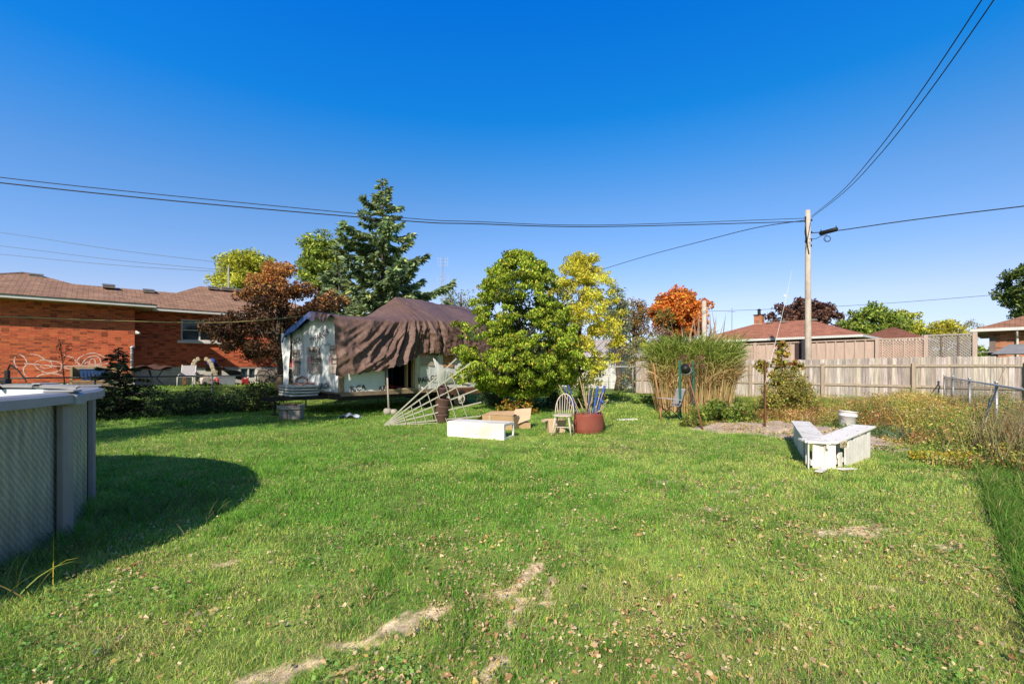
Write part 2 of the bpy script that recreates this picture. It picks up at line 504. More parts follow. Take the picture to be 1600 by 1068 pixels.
# ------------------------------------------------------------------ ground
POOL = Vector((-7.03, 2.75, 0)); PR = 3.3
BARE = [((-1.30, 2.26), (-1.02, 2.42), .075), ((-.92, 2.52), (-.62, 2.78), .08), ((-.58, 2.86), (-.42, 2.96), .07), ((-.26, 3.09), (-.12, 3.12), .06), ((-.05, 3.14), (.02, 3.16), .045), ((.05, 3.24), (.2, 3.58), .05),
        ((-.12, 2.27), (-.06, 2.44), .05), ((.0, 2.75), (.06, 3.04), .055), ((.22, 3.0), (.29, 3.36), .03), ((-.92, 2.3), (-.78, 2.42), .04),
        ((3.2, 4.35), (3.45, 4.42), .17), ((2.85, 4.3), (3.0, 4.3), .10), ((3.72, 3.95), (3.8, 3.95), .06), ((2.14, 5.05), (2.18, 5.05), .07), ((2.7, 5.7), (3.1, 5.9), .05),
        ((4.25, 3.55), (4.3, 3.55), .04), ((1.38, 3.0), (1.45, 2.95), .04), ((2.55, 3.25), (2.7, 3.15), .04), ((-2.3, 3.6), (-2.2, 3.65), .05), ((1.9, 6.2), (2.2, 6.3), .05)]
def seg_d(x, y, a, b):
    ax, ay = a; bx, by = b; dx, dy = bx - ax, by - ay
    t = np.clip(((x - ax) * dx + (y - ay) * dy) / (dx * dx + dy * dy + 1e-9), 0, 1)
    return np.hypot(x - ax - t * dx, y - ay - t * dy)
def bare(x, y):
    out = np.zeros_like(x); nz = vnoise(x, y, 0.05, 3) * 0.75 + vnoise(x, y, 0.14, 4) * 0.75
    for a, b, r in BARE:
        out = np.maximum(out, 1 - sstep((seg_d(x, y, a, b) / (r * .78) - 0.55 + (nz - 0.72) * 2.2) / 1.1))
    return out
SOIL = [(4.3, 11.5), (5.2, 12.5), (7.2, 12.6), (8.0, 11.2), (8.0, 9.6), (7.5, 8.6), (6.9, 8.25), (6.2, 9.1), (6.1, 10.0), (5.6, 10.6), (4.9, 11.0)]
def ne(u): return .016 + .092 * (np.clip(u, 1, 9.6) - 4)
def in_poly(x, y, poly):
    c = np.zeros(x.shape, bool); n = len(poly)
    for i in range(n):
        x1, y1 = poly[i]; x2, y2 = poly[(i + 1) % n]
        k = ((y1 > y) != (y2 > y)) & (x < (x2 - x1) * (y - y1) / (y2 - y1 + 1e-12) + x1)
        c ^= k
    return c
NG = 460
tt = np.linspace(-1, 1, NG); ax_ = 1.6 * np.sinh(tt * 6.4)
gx, gy = np.meshgrid(ax_, ax_ + 3.0)
gz = gh(gx, gy) + (vnoise(gx, gy, 1.3, 1) - 0.5) * 0.03 * (np.hypot(gx, gy) < 40)
u_, n_ = UN(gx, gy)
# shallow lip where the mown lawn meets the neighbour's rough strip
gz = gz - 0.08 * np.exp(-((n_ - ne(u_) + .03) / 0.07) ** 2) * ((u_ > 1) & (u_ < 9.3))
bm_ = bare(gx, gy); nz = vnoise(gx, gy, 0.7, 5)[..., None]; nz2 = vnoise(gx, gy, 0.12, 6)[..., None]
gc = np.array([0.19, 0.27, 0.06]) * (0.7 + 0.6 * nz) * (0.6 + 0.8 * nz2)
straw = np.array([0.80, 0.63, 0.41]) * (0.6 + 0.8 * nz2)
gc = gc * (1 - bm_[..., None]) + straw * bm_[..., None]
far_ = sstep((np.hypot(gx, gy) - 22) / 25)[..., None]
gc = gc * (1 - far_) + np.array([0.09, 0.12, 0.04]) * far_
V = np.stack([gx, gy, gz], -1).reshape(-1, 3)
ii = (np.arange(NG - 1)[:, None] * NG + np.arange(NG - 1)[None, :]).ravel()
lo = np.stack([ii, ii + 1, ii + NG + 1, ii + NG], 1).ravel()
struct(npobj('ground', V, lo, np.arange(len(ii)) * 4, gc.reshape(-1, 3), mat_attr('earth', 0.95, 0, 0.05, noise=0.45, nscale=18, bump=0.6)))

# turned soil of the vegetable bed
mb = MB()
sx0, sx1, sy0, sy1 = 3.4, 8.6, 8.0, 13.2; n1 = 110
xs, ys = np.meshgrid(np.linspace(sx0, sx1, n1), np.linspace(sy0, sy1, n1))
ins = in_poly(xs + (vnoise(xs, ys, .5, 9) - .5) * .5, ys + (vnoise(xs, ys, .5, 19) - .5) * .5, SOIL)
de = np.min([seg_d(xs, ys, SOIL[i], SOIL[(i + 1) % len(SOIL)]) for i in range(len(SOIL))], 0)
zs = np.where(ins, .004 + (0.03 + 0.09 * vnoise(xs, ys, .35, 8) + 0.05 * vnoise(xs, ys, .13, 7)) * sstep(de / .5), -0.03)
mb.v = [tuple(p) for p in np.stack([xs, ys, zs], -1).reshape(-1, 3)]
mb.c = [(1, 1, 1)] * len(mb.v)
mb.f = [(j * n1 + i, j * n1 + i + 1, (j + 1) * n1 + i + 1, (j + 1) * n1 + i) for j in range(n1 - 1) for i in range(n1 - 1) if ins[j:j + 2, i:i + 2].any()]
struct(obj('soil_bed', mb, mat('soil', (0.62, 0.49, 0.38), (0.36, 0.27, 0.20), 9, 0.95, 0.8), smooth=True))

# ------------------------------------------------------------------ lawn blades
def lawn():
    rng = np.random.default_rng(5); parts = []
    for d0, d1, dens, wd, hh in ((1.5, 2.6, 13000, .0032, .042), (2.6, 3.8, 8500, .0040, .045), (3.8, 5.4, 5000, .005, .05), (5.4, 8, 2400, .0072, .055), (8, 12, 900, .011, .06), (12, 19, 300, .019, .07), (19, 28, 60, .035, .09)):
        hw = 1.18 * d1 + 1.2; n = int((d1 - d0) * 2 * hw * dens)
        x = rng.uniform(-hw, hw, n); y = rng.uniform(d0, d1, n)
        k = np.abs(x) < 1.18 * y + 1.2
        u, nn = UN(x, y)
        k &= np.hypot(x - POOL.x, y - POOL.y) > PR + 0.02
        de = np.min([seg_d(x, y, SOIL[i], SOIL[(i + 1) % len(SOIL)]) for i in range(len(SOIL))], 0)
        k &= ~in_poly(x, y, SOIL) | (rng.random(len(x)) < .8 * np.exp(-de / .25) * (vnoise(x, y, .3, 35) > .35) + .6 * (vnoise(x, y, .5, 36) > .52)); k &= (nn > ne(u) + rng.normal(size=n) * .02) & (nn < 24.3) & (u < 23)
        b = bare(x, y); k &= rng.random(n) > b * 0.78
        thick = vnoise(x, y, .45, 31) * 0.6 + vnoise(x, y, .11, 32) * 0.5
        k &= rng.random(n) < 0.4 + thick * 0.9
        x, y, u, nn, thick = x[k], y[k], u[k], nn[k], thick[k]; n = len(x)
        q = vnoise(x, y, 1.6, 21) * .5 + vnoise(x, y, .35, 22) * .5
        right = sstep((x + 1.5) / 6.0)
        tuf = sstep((vnoise(x, y, .22, 37) - .62) / .15); dry = np.clip(q * 1.0 - .42 + right * .30 + .26 * sstep((4.6 - y) / 2.4) - tuf * .3 + rng.normal(size=n) * .16, 0, 1)
        c0 = np.array([0.21, 0.47, 0.05]); c1 = np.array([0.60, 0.68, 0.15]); c2 = np.array([0.78, 0.62, 0.30])
        t = np.clip(dry * 1.7, 0, 1)[:, None]
        c = (c0 * (1 - t) + c1 * t) * rng.uniform(.55, 1.4, (n, 1)) * np.where(rng.random((n, 1)) < .18, np.array([.75, .92, 1.7]), 1.0)
        st = rng.random(n) < (0.06 + 0.10 * right + .12 * sstep((4.4 - y) / 2) + .6 * bare(x, y) + .25 * sstep((vnoise(x, y, .5, 33) - .6) / .3))
        c[st] = c2 * rng.uniform(.7, 1.2, (st.sum(), 1))
        h = hh * rng.uniform(.45, 1.25, n) * (0.6 + 0.7 * thick) * (1 + .7 * tuf); c *= (1 - .15 * tuf)[:, None]
        near_pool = np.exp(-np.maximum(np.hypot(x - POOL.x, y - POOL.y) - PR, 0) / .25)
        h *= 1 + 2.0 * near_pool
        lean = rng.uniform(.1, .95, n)
        lean[st] = 1.15
        parts.append(blades(x, y, gh(x, y) - .005 + (vnoise(x, y, 1.3, 1) - .5) * .03, h, wd * rng.uniform(.6, 1.3, n), lean, c, rng, two=d1 <= 8))
    # clover and plantain patches between the blades
    n = 60000; y = rng.uniform(2, 9, n); x = rng.uniform(-1, 1, n) * (1.15 * y + .5); u, nn = UN(x, y)
    k = (vnoise(x, y, .38, 38) > .70) & (nn > ne(u)) & (np.hypot(x - POOL.x, y - POOL.y) > PR) & ~in_poly(x, y, SOIL) & (rng.random(n) < (2.6 / y)); x, y = x[k], y[k]; n = len(x)
    A = rng.normal(size=(n, 3)); A[:, 2] = abs(A[:, 2]) * .35; A = norm(A); B = rng.normal(size=(n, 3)); B[:, 2] *= .3; B -= A * (A * B).sum(1, keepdims=True); B = norm(B); s_ = rng.uniform(.012, .034, (n, 1))
    V, lo, st = leaf_cards(np.stack([x, y, rng.uniform(.015, .045, n)], 1), A, B, s_, s_ * .75)
    parts.append((V, lo, st, np.repeat(np.array([.22, .42, .09]) * rng.uniform(.6, 1.4, (n, 1)), 4, 0)))
    V, lo, st, c = merge(parts)
    o = npobj('lawn_grass', V, lo, st, c, GRASS)
    tag(o, 'green mown lawn grass covering the whole back yard', 'grass'); struct(o, 'stuff')
lawn()

def rough():                    # unmown strip and verge outside the right fence
    rng = np.random.default_rng(6); parts = []
    for d0, d1, dens, wd in ((1.5, 5.5, 2600, .006), (5.5, 10, 1200, .009), (10, 17, 260, .018)):
        n = int((d1 - d0) * 10 * dens); y = rng.uniform(d0, d1, n); nn = rng.uniform(-3.6, 0.9, n)
        x = (y * 1 - nn * UY * 0) ; u = (y - nn * UY * 0) / 1.0
        u = rng.uniform(d0 * 1.2, d1 * 1.4, n); x = u * UX - nn * UY; y = u * UY + nn * UX
        k = (x < 1.25 * y + 2.2) & (y > 0.8) & (nn < ne(u) - .05 + rng.normal(size=n) * .02)
        x, y, nn, u = x[k], y[k], nn[k], u[k]; n = len(x)
        q = vnoise(x, y, .8, 41)
        c = np.where((rng.random(n) < q * .35)[:, None], np.array([.42, .38, .14]), np.array([.14, .29, .04])) * rng.uniform(.6, 1.3, (n, 1))
        parts.append(blades(x, y, 0 * x - .01, rng.uniform(.08, .17, n) * (1 + .5 * q) * (1 + .55 * np.exp(-np.abs(nn - ne(u)) / .10)), wd * rng.uniform(.7, 1.3, n), rng.uniform(.2, 1, n), c, rng))
    o = npobj('rough_grass', *merge(parts), GRASS)
    tag(o, 'longer darker green grass strip outside the mown lawn edge at right', 'grass'); struct(o, 'stuff')
rough()

def fallen():
    rng = np.random.default_rng(8); n = 60000
    y = 1.6 + 9 * rng.random(n) ** 1.8; x = rng.uniform(-1.2, 1.2, n) * (y * 1.1 + .5)
    q = vnoise(x, y, 1.1, 51) * .6 + vnoise(x, y, .3, 52) * .6
    k = (rng.random(n) < q ** 3.0 * 1.7) & (np.hypot(x - POOL.x, y - POOL.y) > PR + .1) & ~in_poly(x, y, SOIL)
    x, y = x[k], y[k]; n = len(x)
    A = rng.normal(size=(n, 3)); A[:, 2] *= .22; A = norm(A); B = rng.normal(size=(n, 3)); B[:, 2] *= .3
    B -= A * (A * B).sum(1, keepdims=True); B = norm(B); up = np.cross(A, B); up *= np.sign(up[:, 2:3] + 1e-6)
    c = pick(rng, [((.78, .55, .30), 4), ((.86, .69, .44), 4), ((.62, .36, .17), 2), ((.80, .60, .18), 1), ((.45, .24, .12), .6)], n) * rng.uniform(.65, 1.15, (n, 1))
    s = rng.uniform(.007, .017, (n, 1)) * rng.choice([1, .75, 1.45, .5], (n, 1), p=[.35, .3, .08, .27])
    C = np.stack([x, y, rng.uniform(.008, .045, n)], 1); cu = rng.uniform(-.2, 1.5, (n, 1)); cv = rng.uniform(-.9, .9, (n, 1)); m_ = 10
    v = [C]
    for k in range(m_):
        an = 2 * PI * k / m_; r_ = s * (rng.uniform(.75, 1.15, (n, 1)) if k % 2 == 0 else rng.uniform(.5, .95, (n, 1))) * (1.25 if k == 0 else 1)
        ca, sa = math.cos(an), math.sin(an); v.append(C + A * r_ * ca + B * r_ * sa * .8 + up * r_ * (cu * sa * sa + cv * .4 * ca))
    V = np.stack(v, 1).reshape(-1, 3); o = np.arange(n)[:, None] * (m_ + 1)
    tri = np.array([[0, 1 + k, 1 + (k + 1) % m_] for k in range(m_)]).ravel()[None]
    lo = (o + tri).ravel(); st = np.arange(n * m_) * 3
    ob = npobj('fallen_leaves', V, lo, st, np.repeat(c, m_ + 1, 0), LEAF)
    tag(ob, 'dry tan fallen leaves scattered over the lawn', 'leaves'); struct(ob, 'stuff')
fallen()

# ------------------------------------------------------------------ pool
pool = thing('above_ground_pool', 'round above ground pool with grey ribbed metal wall and grey top rail at left', 'pool', POOL)
pm, pnt, pb = _base('pool_wall_metal')
vv = _coords(pnt, (1, 1, 0.12)); f1 = _noise(pnt, vv, 22, 5, .6)
v2 = pnt.nodes.new('ShaderNodeTexCoord'); s2 = pnt.nodes.new('ShaderNodeSeparateXYZ'); pnt.links.new(v2.outputs['Object'], s2.inputs[0])
wv = pnt.nodes.new('ShaderNodeTexWave'); wv.wave_type = 'BANDS'; wv.bands_direction = 'DIAGONAL'
wv.inputs['Scale'].default_value = 17; wv.inputs['Distortion'].default_value = 2.5; wv.inputs['Detail'].default_value = 4; wv.inputs['Detail Scale'].default_value = 3
pnt.links.new(_coords(pnt, (1, 1, .55)), wv.inputs['Vector'])
cc = _ramp(pnt, f1, [(.3, (.245, .25, .22)), (.7, (.40, .40, .35))])
cc = _mix(pnt, cc, _ramp(pnt, wv.outputs['Color'], [(.3, (.80, .80, .78)), (.75, (1.16, 1.16, 1.10))]), .9, 'MULTIPLY')
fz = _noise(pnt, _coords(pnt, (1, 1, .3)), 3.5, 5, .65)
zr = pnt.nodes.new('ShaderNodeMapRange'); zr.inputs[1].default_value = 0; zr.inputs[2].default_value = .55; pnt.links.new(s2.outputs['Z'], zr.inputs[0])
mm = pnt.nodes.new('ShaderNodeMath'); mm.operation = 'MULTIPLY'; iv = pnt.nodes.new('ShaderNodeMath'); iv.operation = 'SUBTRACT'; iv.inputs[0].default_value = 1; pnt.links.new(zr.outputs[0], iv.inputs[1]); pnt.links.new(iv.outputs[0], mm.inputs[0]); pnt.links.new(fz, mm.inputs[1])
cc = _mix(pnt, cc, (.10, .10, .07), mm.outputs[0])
cc = _mix(pnt, cc, _ramp(pnt, fz, [(.42, (1, 1, 1)), (.72, (.70, .72, .66))]), .6, 'MULTIPLY')
pnt.links.new(cc, pb.inputs['Base Color']); pb.inputs['Roughness'].default_value = .42; pb.inputs['Metallic'].default_value = .15
mb = MB(); nseg = 960; prof = [(0, 0.0), (0, .35), (0, .8), (0, 1.27)]
vs = []
for r_, z in prof:
    for k in range(nseg):
        a = k * 2 * PI / nseg; w_ = (k % 12)
        rr = PR + (-0.016 if w_ in (0, 4, 5) else 0.004 if w_ in (8, 9, 10) else 0.0)
        vs.append((rr * math.cos(a), rr * math.sin(a), z))
fs = [(j * nseg + k, j * nseg + (k + 1) % nseg, (j + 1) * nseg + (k + 1) % nseg, (j + 1) * nseg + k) for j in range(3) for k in range(nseg)]
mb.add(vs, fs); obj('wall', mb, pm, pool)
mb = MB(); mb.lathe([(PR - .03, 1.27), (PR - .03, .05)], 120, cap_bottom=False)
obj('liner', mb, mat('pool_liner', (.78, .84, .86), (.66, .75, .80), 3, .4, 0), pool, True)
mb = MB(); mb.lathe([(PR - .035, 1.0), (0.01, 1.0)], 120, cap_bottom=False)
wm, wnt, wb = _base('pool_water'); wb.inputs['Base Color'].default_value = (.03, .12, .14, 1); wb.inputs['Roughness'].default_value = .04
_bump(wnt, wb, _noise(wnt, _coords(wnt), 3, 3), .15, .02)
obj('water', mb, wm, pool)
rail_m = mat('rail_metal', (.36, .345, .35), (.29, .28, .29), 5, .42, .03, .1)
cap_m = mat('rail_cap_plastic', (.36, .36, .37), (.30, .30, .31), 5, .5, .03)
up_m = mat('upright_metal', (.30, .28, .27), (.24, .225, .215), 4, .5, .03, .1)
NU = 15; A0 = R(23.6)
for k in range(NU):
    a0 = A0 + k * 2 * PI / NU; a1 = a0 + 2 * PI / NU
    mb = MB(); n = 14; pr = [(PR - .07, 1.285), (PR - .07, 1.315), (PR - .03, 1.33), (PR + .10, 1.325), (PR + .135, 1.305), (PR + .14, 1.235), (PR + .128, 1.235), (PR + .122, 1.285)]
    def fn(s, t, a0=a0, a1=a1, pr=pr):
        i = int(round(t * len(pr))) % len(pr); a = a0 + .022 + (a1 - a0 - .044) * s
        return (pr[i][0] * math.cos(a), pr[i][0] * math.sin(a), pr[i][1])
    mb.grid(fn, n, len(pr)); obj('top_rail', mb, rail_m, pool)
    # upright: a shallow channel with two returns
    M = Matrix.Rotation(a0, 4, 'Z')
    mb = MB()
    sec = [(PR + .015, -.085), (PR + .06, -.085), (PR + .085, -.055), (PR + .085, .055), (PR + .06, .085), (PR + .015, .085)]
    zs_ = [0.0, .06, .5, 1.0, 1.24]; wz = [1.15, 1.0, .95, .95, 1.0]
    for j, z in enumerate(zs_):
        mb.add([M @ Vector((x, y * wz[j], z)) for x, y in sec], [])
    for j in range(len(zs_) - 1):
        for i in range(6):
            i2 = (i + 1) % 6; mb.f.append((j * 6 + i, j * 6 + i2, j * 6 + 6 + i2, j * 6 + 6 + i))
    obj('upright', mb, up_m, pool, bevel=.006)
    mb = MB()
    sc = [(PR - .085, -.1, 1.30), (PR + .10, -.1, 1.32), (PR + .16, -.085, 1.30), (PR + .16, -.085, 1.215), (PR + .10, -.1, 1.215)]
    for s in (1, -1): mb.add([M @ Vector((x, y * s, z)) for x, y, z in sc] , [(0, 1, 2, 3, 4) if s == 1 else (4, 3, 2, 1, 0)])
    for i in range(5):
        i2 = (i + 1) % 5; mb.f.append((i, i + 5, i2 + 5, i2))
    mb.box(M @ Vector((PR + .03, 0, 1.337)), (.21, .17, .018), a0)
    obj('rail_cap', mb, cap_m, pool, bevel=.008)
# black clamp with a cord on the far rim
p = Vector((-6.62, 6.02, 1.34))
t = thing('rim_clamp', 'small black clamp with a drooping cord on the far pool rim', 'clamp', p, R(20))
blk = mat('black_plastic', (.02, .02, .022), (.012, .012, .014), 8, .5, .05)
mb = MB(); mb.box((0, 0, .02), (.07, .12, .06)); mb.box((.02, 0, .10), (.04, .05, .14)); mb.box((-.02, 0, -.06), (.035, .22, .05)); obj('clamp_body', mb, blk, t, bevel=.006)
mb = MB(); mb.tube([(0.02, 0, .16), (.09, -.08, .24), (.2, -.16, .18), (.32, -.25, .06), (.36, -.3, .02)], .009, 6); obj('cord', mb, blk, t, True)

# ------------------------------------------------------------------ brick bungalow on the left
house = thing('brick_house', 'long orange brick bungalow with brown shingle roof behind the left fence', 'house', L(1.1, 25, .6), LA)
hw_ = lambda u, n, z: Vector((u - 1.1, n - 25, z - .6))
BR = mat_brick('house_brick', ((.60, .088, .034), (.72, .16, .05)), (.46, .24, .17))
SH = mat_shingle('brown_shingle', (.42, .265, .195), (.31, .195, .145))
WHITE = mat('white_trim', (.74, .74, .72), (.62, .62, .61), 3, .5, .02)
SOFF = mat('soffit_beige', (.50, .44, .36), (.42, .37, .30), 3, .7, .02)
FOUND = mat('foundation_paint', (.72, .70, .66), (.55, .54, .52), 3, .9, .2, dirt=(.38, .36, .33))
GLASS = mat_glass_dark()
def wall_holes(mb, u0, u1, z0, z1, n, th, holes, tf):
    us = sorted({u0, u1, *[h[0] for h in holes], *[h[1] for h in holes]}); zs = sorted({z0, z1, *[h[2] for h in holes], *[h[3] for h in holes]})
    for a, b in zip(us[:-1], us[1:]):
        run = None
        for c, d in zip(zs[:-1], zs[1:]):
            inside = any(h[0] <= a and b <= h[1] and h[2] <= c and d <= h[3] for h in holes)
            if not inside:
                mb.box(tf((a + b) / 2, n + th / 2, (c + d) / 2), (b - a, th, d - c))
nB = 26.2
wu0, wu1 = ULP(283, nB), ULP(340, nB)
bw0, bw1 = ULP(376, nB), ULP(401, nB)
win2 = (ULP(428, nB), ULP(452, nB))
mb = MB()
mb.box(hw_(-2.25, 25.15, 2.5), (6.7, .3, 3.1))                       # projecting wing, front
mb.box(hw_(.95, 28.5, 2.5), (.3, 6.4, 3.1))                          # its return
wall_holes(mb, 1.1, 10.0, 1.55, 4.05, nB, .3, [(wu0, wu1, 2.78, 3.78), (win2[0], win2[1], 2.78, 3.78)], hw_)
obj('wall', mb, BR, house)
mb = MB(); mb.box(hw_(-2.25, 25.17, .72), (6.7, .28, .66))
wall_holes(mb, 1.1, 10.0, .4, 1.55, nB + .02, .28, [(bw0, bw1, .95, 1.5)], hw_)
obj('foundation', mb, FOUND, house)
def hip(mb, u0, u1, n0, n1, ze, ru0, ru1, rn0, rn1, zr):
    c = [hw_(u0, n0, ze), hw_(u1, n0, ze), hw_(u1, n1, ze), hw_(u0, n1, ze), hw_(ru0, rn0, zr), hw_(ru1, rn1, zr)]
    mb.add(c, [(0, 1, 5, 4), (1, 2, 5), (2, 3, 4, 5), (3, 0, 4)])
mb = MB()
hip(mb, -6.2, 1.72, 24.38, 32.4, 4.12, -2.4, -2.1, 28.2, 28.4, 5.55)
hip(mb, -5.0, 8.5, 25.58, 31.2, 4.12, -2.2, 5.5, 28.3, 28.3, 5.24)
hip(mb, .9, 10.6, 25.56, 32.6, 4.121, 3.95, 6.6, 29.0, 29.0, 5.80)
roof = obj('roof', mb, SH, house)
mb = MB()
mb.box(hw_(-2.24, 24.70, 4.05), (7.9, .62, .02)); mb.box(hw_(1.42, 26.2, 4.05), (.58, 2.4, .02)); mb.box(hw_(6.2, 25.88, 4.052), (8.9, .62, .02))
obj('soffit', mb, SOFF, house)
mb = MB()
mb.box(hw_(-2.24, 24.33, 4.09), (8.05, .09, .13)); mb.box(hw_(1.76, 25.0, 4.09), (.09, 1.25, .13)); mb.box(hw_(6.25, 25.52, 4.085), (8.9, .09, .13))
obj('gutter', mb, WHITE, house, bevel=.012)
mb = MB(); mb.box(hw_(-2.24, 24.29, 4.155), (8.1, .1, .015)); mb.box(hw_(6.25, 25.49, 4.15), (8.9, .09, .015)); obj('drip_edge', mb, mat('dark_edge', (.07, .05, .045)), house)
VENT = mat('vent_metal', (.30, .27, .24), (.2, .18, .16), 4, .5, .05, .3)
for px, py, n in ((57, 433, 28.0), (170, 449, 27.95), (232, 456.5, 27.95), (332, 451.5, 28.6), (353, 453, 28.6), (375, 455.5, 28.6)):
    u = ULP(px, n); d = u * UY + n * UX; z = H + (573 - py) / F * d
    mb = MB(); mb.box(hw_(u, n, z + .02), (.42, .40, .10)); mb.prism([hw_(u - .24, n - .23, z + .07), hw_(u + .24, n - .23, z + .07), hw_(u + .2, n + .2, z + .16), hw_(u - .2, n + .2, z + .16)], (0, 0, .03))
    obj('roof_vent', mb, VENT, roof)
u = ULP(435, 28.2); mb = MB(); mb.box(hw_(u, 28.2, 5.6), (.75, .7, 1.6)); ch = obj('chimney', mb, BR, house)
mb = MB(); mb.box(hw_(u, 28.2, 6.43), (.9, .85, .08)); obj('chimney_cap', mb, mat('concrete', (.46, .42, .37), (.34, .31, .28), 5, .9, .2), ch)
u = ULP(357, 29.3); mb = MB(); mb.tube([hw_(u, 29.3, 5.5), hw_(u, 29.3, 6.95)], .045, 8); mb.tube([hw_(u, 29.3, 6.9), hw_(u, 29.3, 7.15)], .02, 6)
mb.tube([hw_(u - .35, 29.3, 6.98), hw_(u + .1, 29.3, 7.0)], .015, 5); obj('service_mast', mb, mat('galvanised', (.55, .56, .57), (.42, .43, .44), 8, .4, .05, .5), house)
def window(u0, u1, z0, z1, n, mull, parent, sill=True, sash=True):
    mb = MB(); w = .055
    mb.box(hw_((u0 + u1) / 2, n + .09, z1 - w / 2), (u1 - u0, .1, w)); mb.box(hw_((u0 + u1) / 2, n + .09, z0 + w / 2), (u1 - u0, .1, w))
    for u in (u0 + w / 2, u1 - w / 2, *mull): mb.box(hw_(u, n + .088, (z0 + z1) / 2), (w, .098, z1 - z0 - 2 * w))
    if sash: mb.box(hw_((u0 + u1) / 2, n + .10, (z0 + z1) / 2), (u1 - u0 - 2 * w, .06, .04))
    f = obj('window', mb, WHITE, parent)
    mb = MB(); mb.box(hw_((u0 + u1) / 2, n + .135, (z0 + z1) / 2), (u1 - u0 - .02, .012, z1 - z0 - .02)); obj('pane', mb, GLASS, f)
    if sill:
        mb = MB(); mb.box(hw_((u0 + u1) / 2, n - .02, z0 - .06), (u1 - u0 + .3, .22, .12))
        for i in range(14): mb.box(hw_(u0 - .1 + (u1 - u0 + .2) * i / 13, n - .132, z0 - .07), (.012, .006, .09))
        obj('sill', mb, WHITE, f, bevel=.01)
window(wu0, wu1, 2.78, 3.78, nB, [wu0 + (wu1 - wu0) * .5], house)
window(win2[0], win2[1], 2.78, 3.78, nB, [], house)
window(bw0, bw1, .95, 1.5, nB + .02, [(bw0 + bw1) / 2], house, False, False)
# reflected light caustics painted on the brick as pale squiggles
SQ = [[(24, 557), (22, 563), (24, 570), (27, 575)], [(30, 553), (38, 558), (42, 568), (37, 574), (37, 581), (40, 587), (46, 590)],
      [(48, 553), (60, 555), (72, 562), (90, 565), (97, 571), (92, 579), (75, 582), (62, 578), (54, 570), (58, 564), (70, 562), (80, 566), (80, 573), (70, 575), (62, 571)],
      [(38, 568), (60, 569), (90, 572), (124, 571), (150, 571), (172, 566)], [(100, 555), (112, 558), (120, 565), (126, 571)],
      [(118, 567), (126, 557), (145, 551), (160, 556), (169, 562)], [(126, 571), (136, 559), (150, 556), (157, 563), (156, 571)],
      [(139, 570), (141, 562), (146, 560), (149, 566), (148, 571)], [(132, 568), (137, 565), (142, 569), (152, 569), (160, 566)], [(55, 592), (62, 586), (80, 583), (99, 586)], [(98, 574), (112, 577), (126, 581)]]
rs = random.Random(4); CAUST = mat('caustic_white', (.82, .70, .66), (.64, .32, .22), 20, .9, 0)
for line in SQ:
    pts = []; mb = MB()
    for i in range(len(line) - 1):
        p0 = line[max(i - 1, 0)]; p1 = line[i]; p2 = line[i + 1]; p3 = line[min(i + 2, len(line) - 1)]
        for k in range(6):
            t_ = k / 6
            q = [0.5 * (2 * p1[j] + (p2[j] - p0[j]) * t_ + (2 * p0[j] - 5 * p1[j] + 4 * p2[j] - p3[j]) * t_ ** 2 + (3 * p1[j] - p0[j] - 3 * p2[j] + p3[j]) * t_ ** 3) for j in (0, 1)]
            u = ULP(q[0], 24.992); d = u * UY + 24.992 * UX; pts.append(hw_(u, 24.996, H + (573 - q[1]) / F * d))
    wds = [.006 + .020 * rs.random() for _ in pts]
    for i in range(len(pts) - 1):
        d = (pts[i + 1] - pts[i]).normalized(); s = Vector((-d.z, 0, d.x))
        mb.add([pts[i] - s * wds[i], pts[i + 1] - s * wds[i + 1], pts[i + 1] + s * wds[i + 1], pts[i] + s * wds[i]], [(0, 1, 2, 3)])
    obj('painted_caustic', mb, CAUST, house)
u = ULP(206, 24.9); mb = MB(); mb.tube([hw_(u, 24.93, 1.2), hw_(u, 24.93, 2.28), hw_(u - .02, 24.92, 2.36), hw_(u + .1, 24.9, 2.42)], .055, 10)
for z in (1.5, 1.8, 2.1): mb.lathe([(.066, 0), (.066, .05)], 10, hw_(u, 24.93, z), cap_top=True)
obj('vent_pipe', mb, mat('galvanised', (.55, .56, .57)), house, True)
mb = MB(); u = ULP(213, 24.9); mb.box(hw_(u, 24.95, 3.0), (.06, .1, .14)); mb.tube([hw_(u, 24.9, 3.02), hw_(u + .1, 24.75, 2.95)], .045, 8); obj('flood_light', mb, WHITE, house)
# ------------------------------------------------------------------ trailer with house wrap
T0 = Vector((-5.36, 14.45, 0)); TLA = LA + R(5)      # the trailer stands slightly askew to the lot line
TR = thing('trailer_cabin', 'half built cabin on a trailer wrapped in pale printed house wrap, brown tarp over it', 'trailer', T0, TLA); TR.scale = (1, 1.13, 1)
WOOD = mat('weathered_timber', (.33, .25, .18), (.19, .14, .10), 5, .9, .3, stretch=(1, 1, .2))
LUMBER = mat('new_lumber', (.52, .36, .20), (.40, .26, .14), 5, .8, .2, stretch=(1, 1, .2))
STEEL = mat('dark_steel', (.05, .042, .038), (.03, .025, .024), 6, .7, .1, .3)
RUST = mat('rusty_steel', (.22, .10, .055), (.12, .055, .035), 7, .9, .3, .1)
wm_, wnt_, wb_ = _base('house_wrap')
v_ = _coords(wnt_); f_ = _noise(wnt_, v_, 1.6, 6, .6); f2_ = _noise(wnt_, _coords(wnt_, (3, 3, .8)), 2.5, 5, .55)
wnt_.links.new(_ramp(wnt_, f_, [(.3, (.72, .77, .80)), (.7, (.86, .88, .88))]), wb_.inputs['Base Color'])
wb_.inputs['Roughness'].default_value = .38; _bump(wnt_, wb_, f2_, .55, .06)
WRAP = wm_
PRINT = mat('print_black', (.03, .03, .035), (.05, .05, .055), 9, .5, 0)
PATCH = mat('print_beige', (.40, .33, .28), (.52, .46, .42), 16, .5, 0)
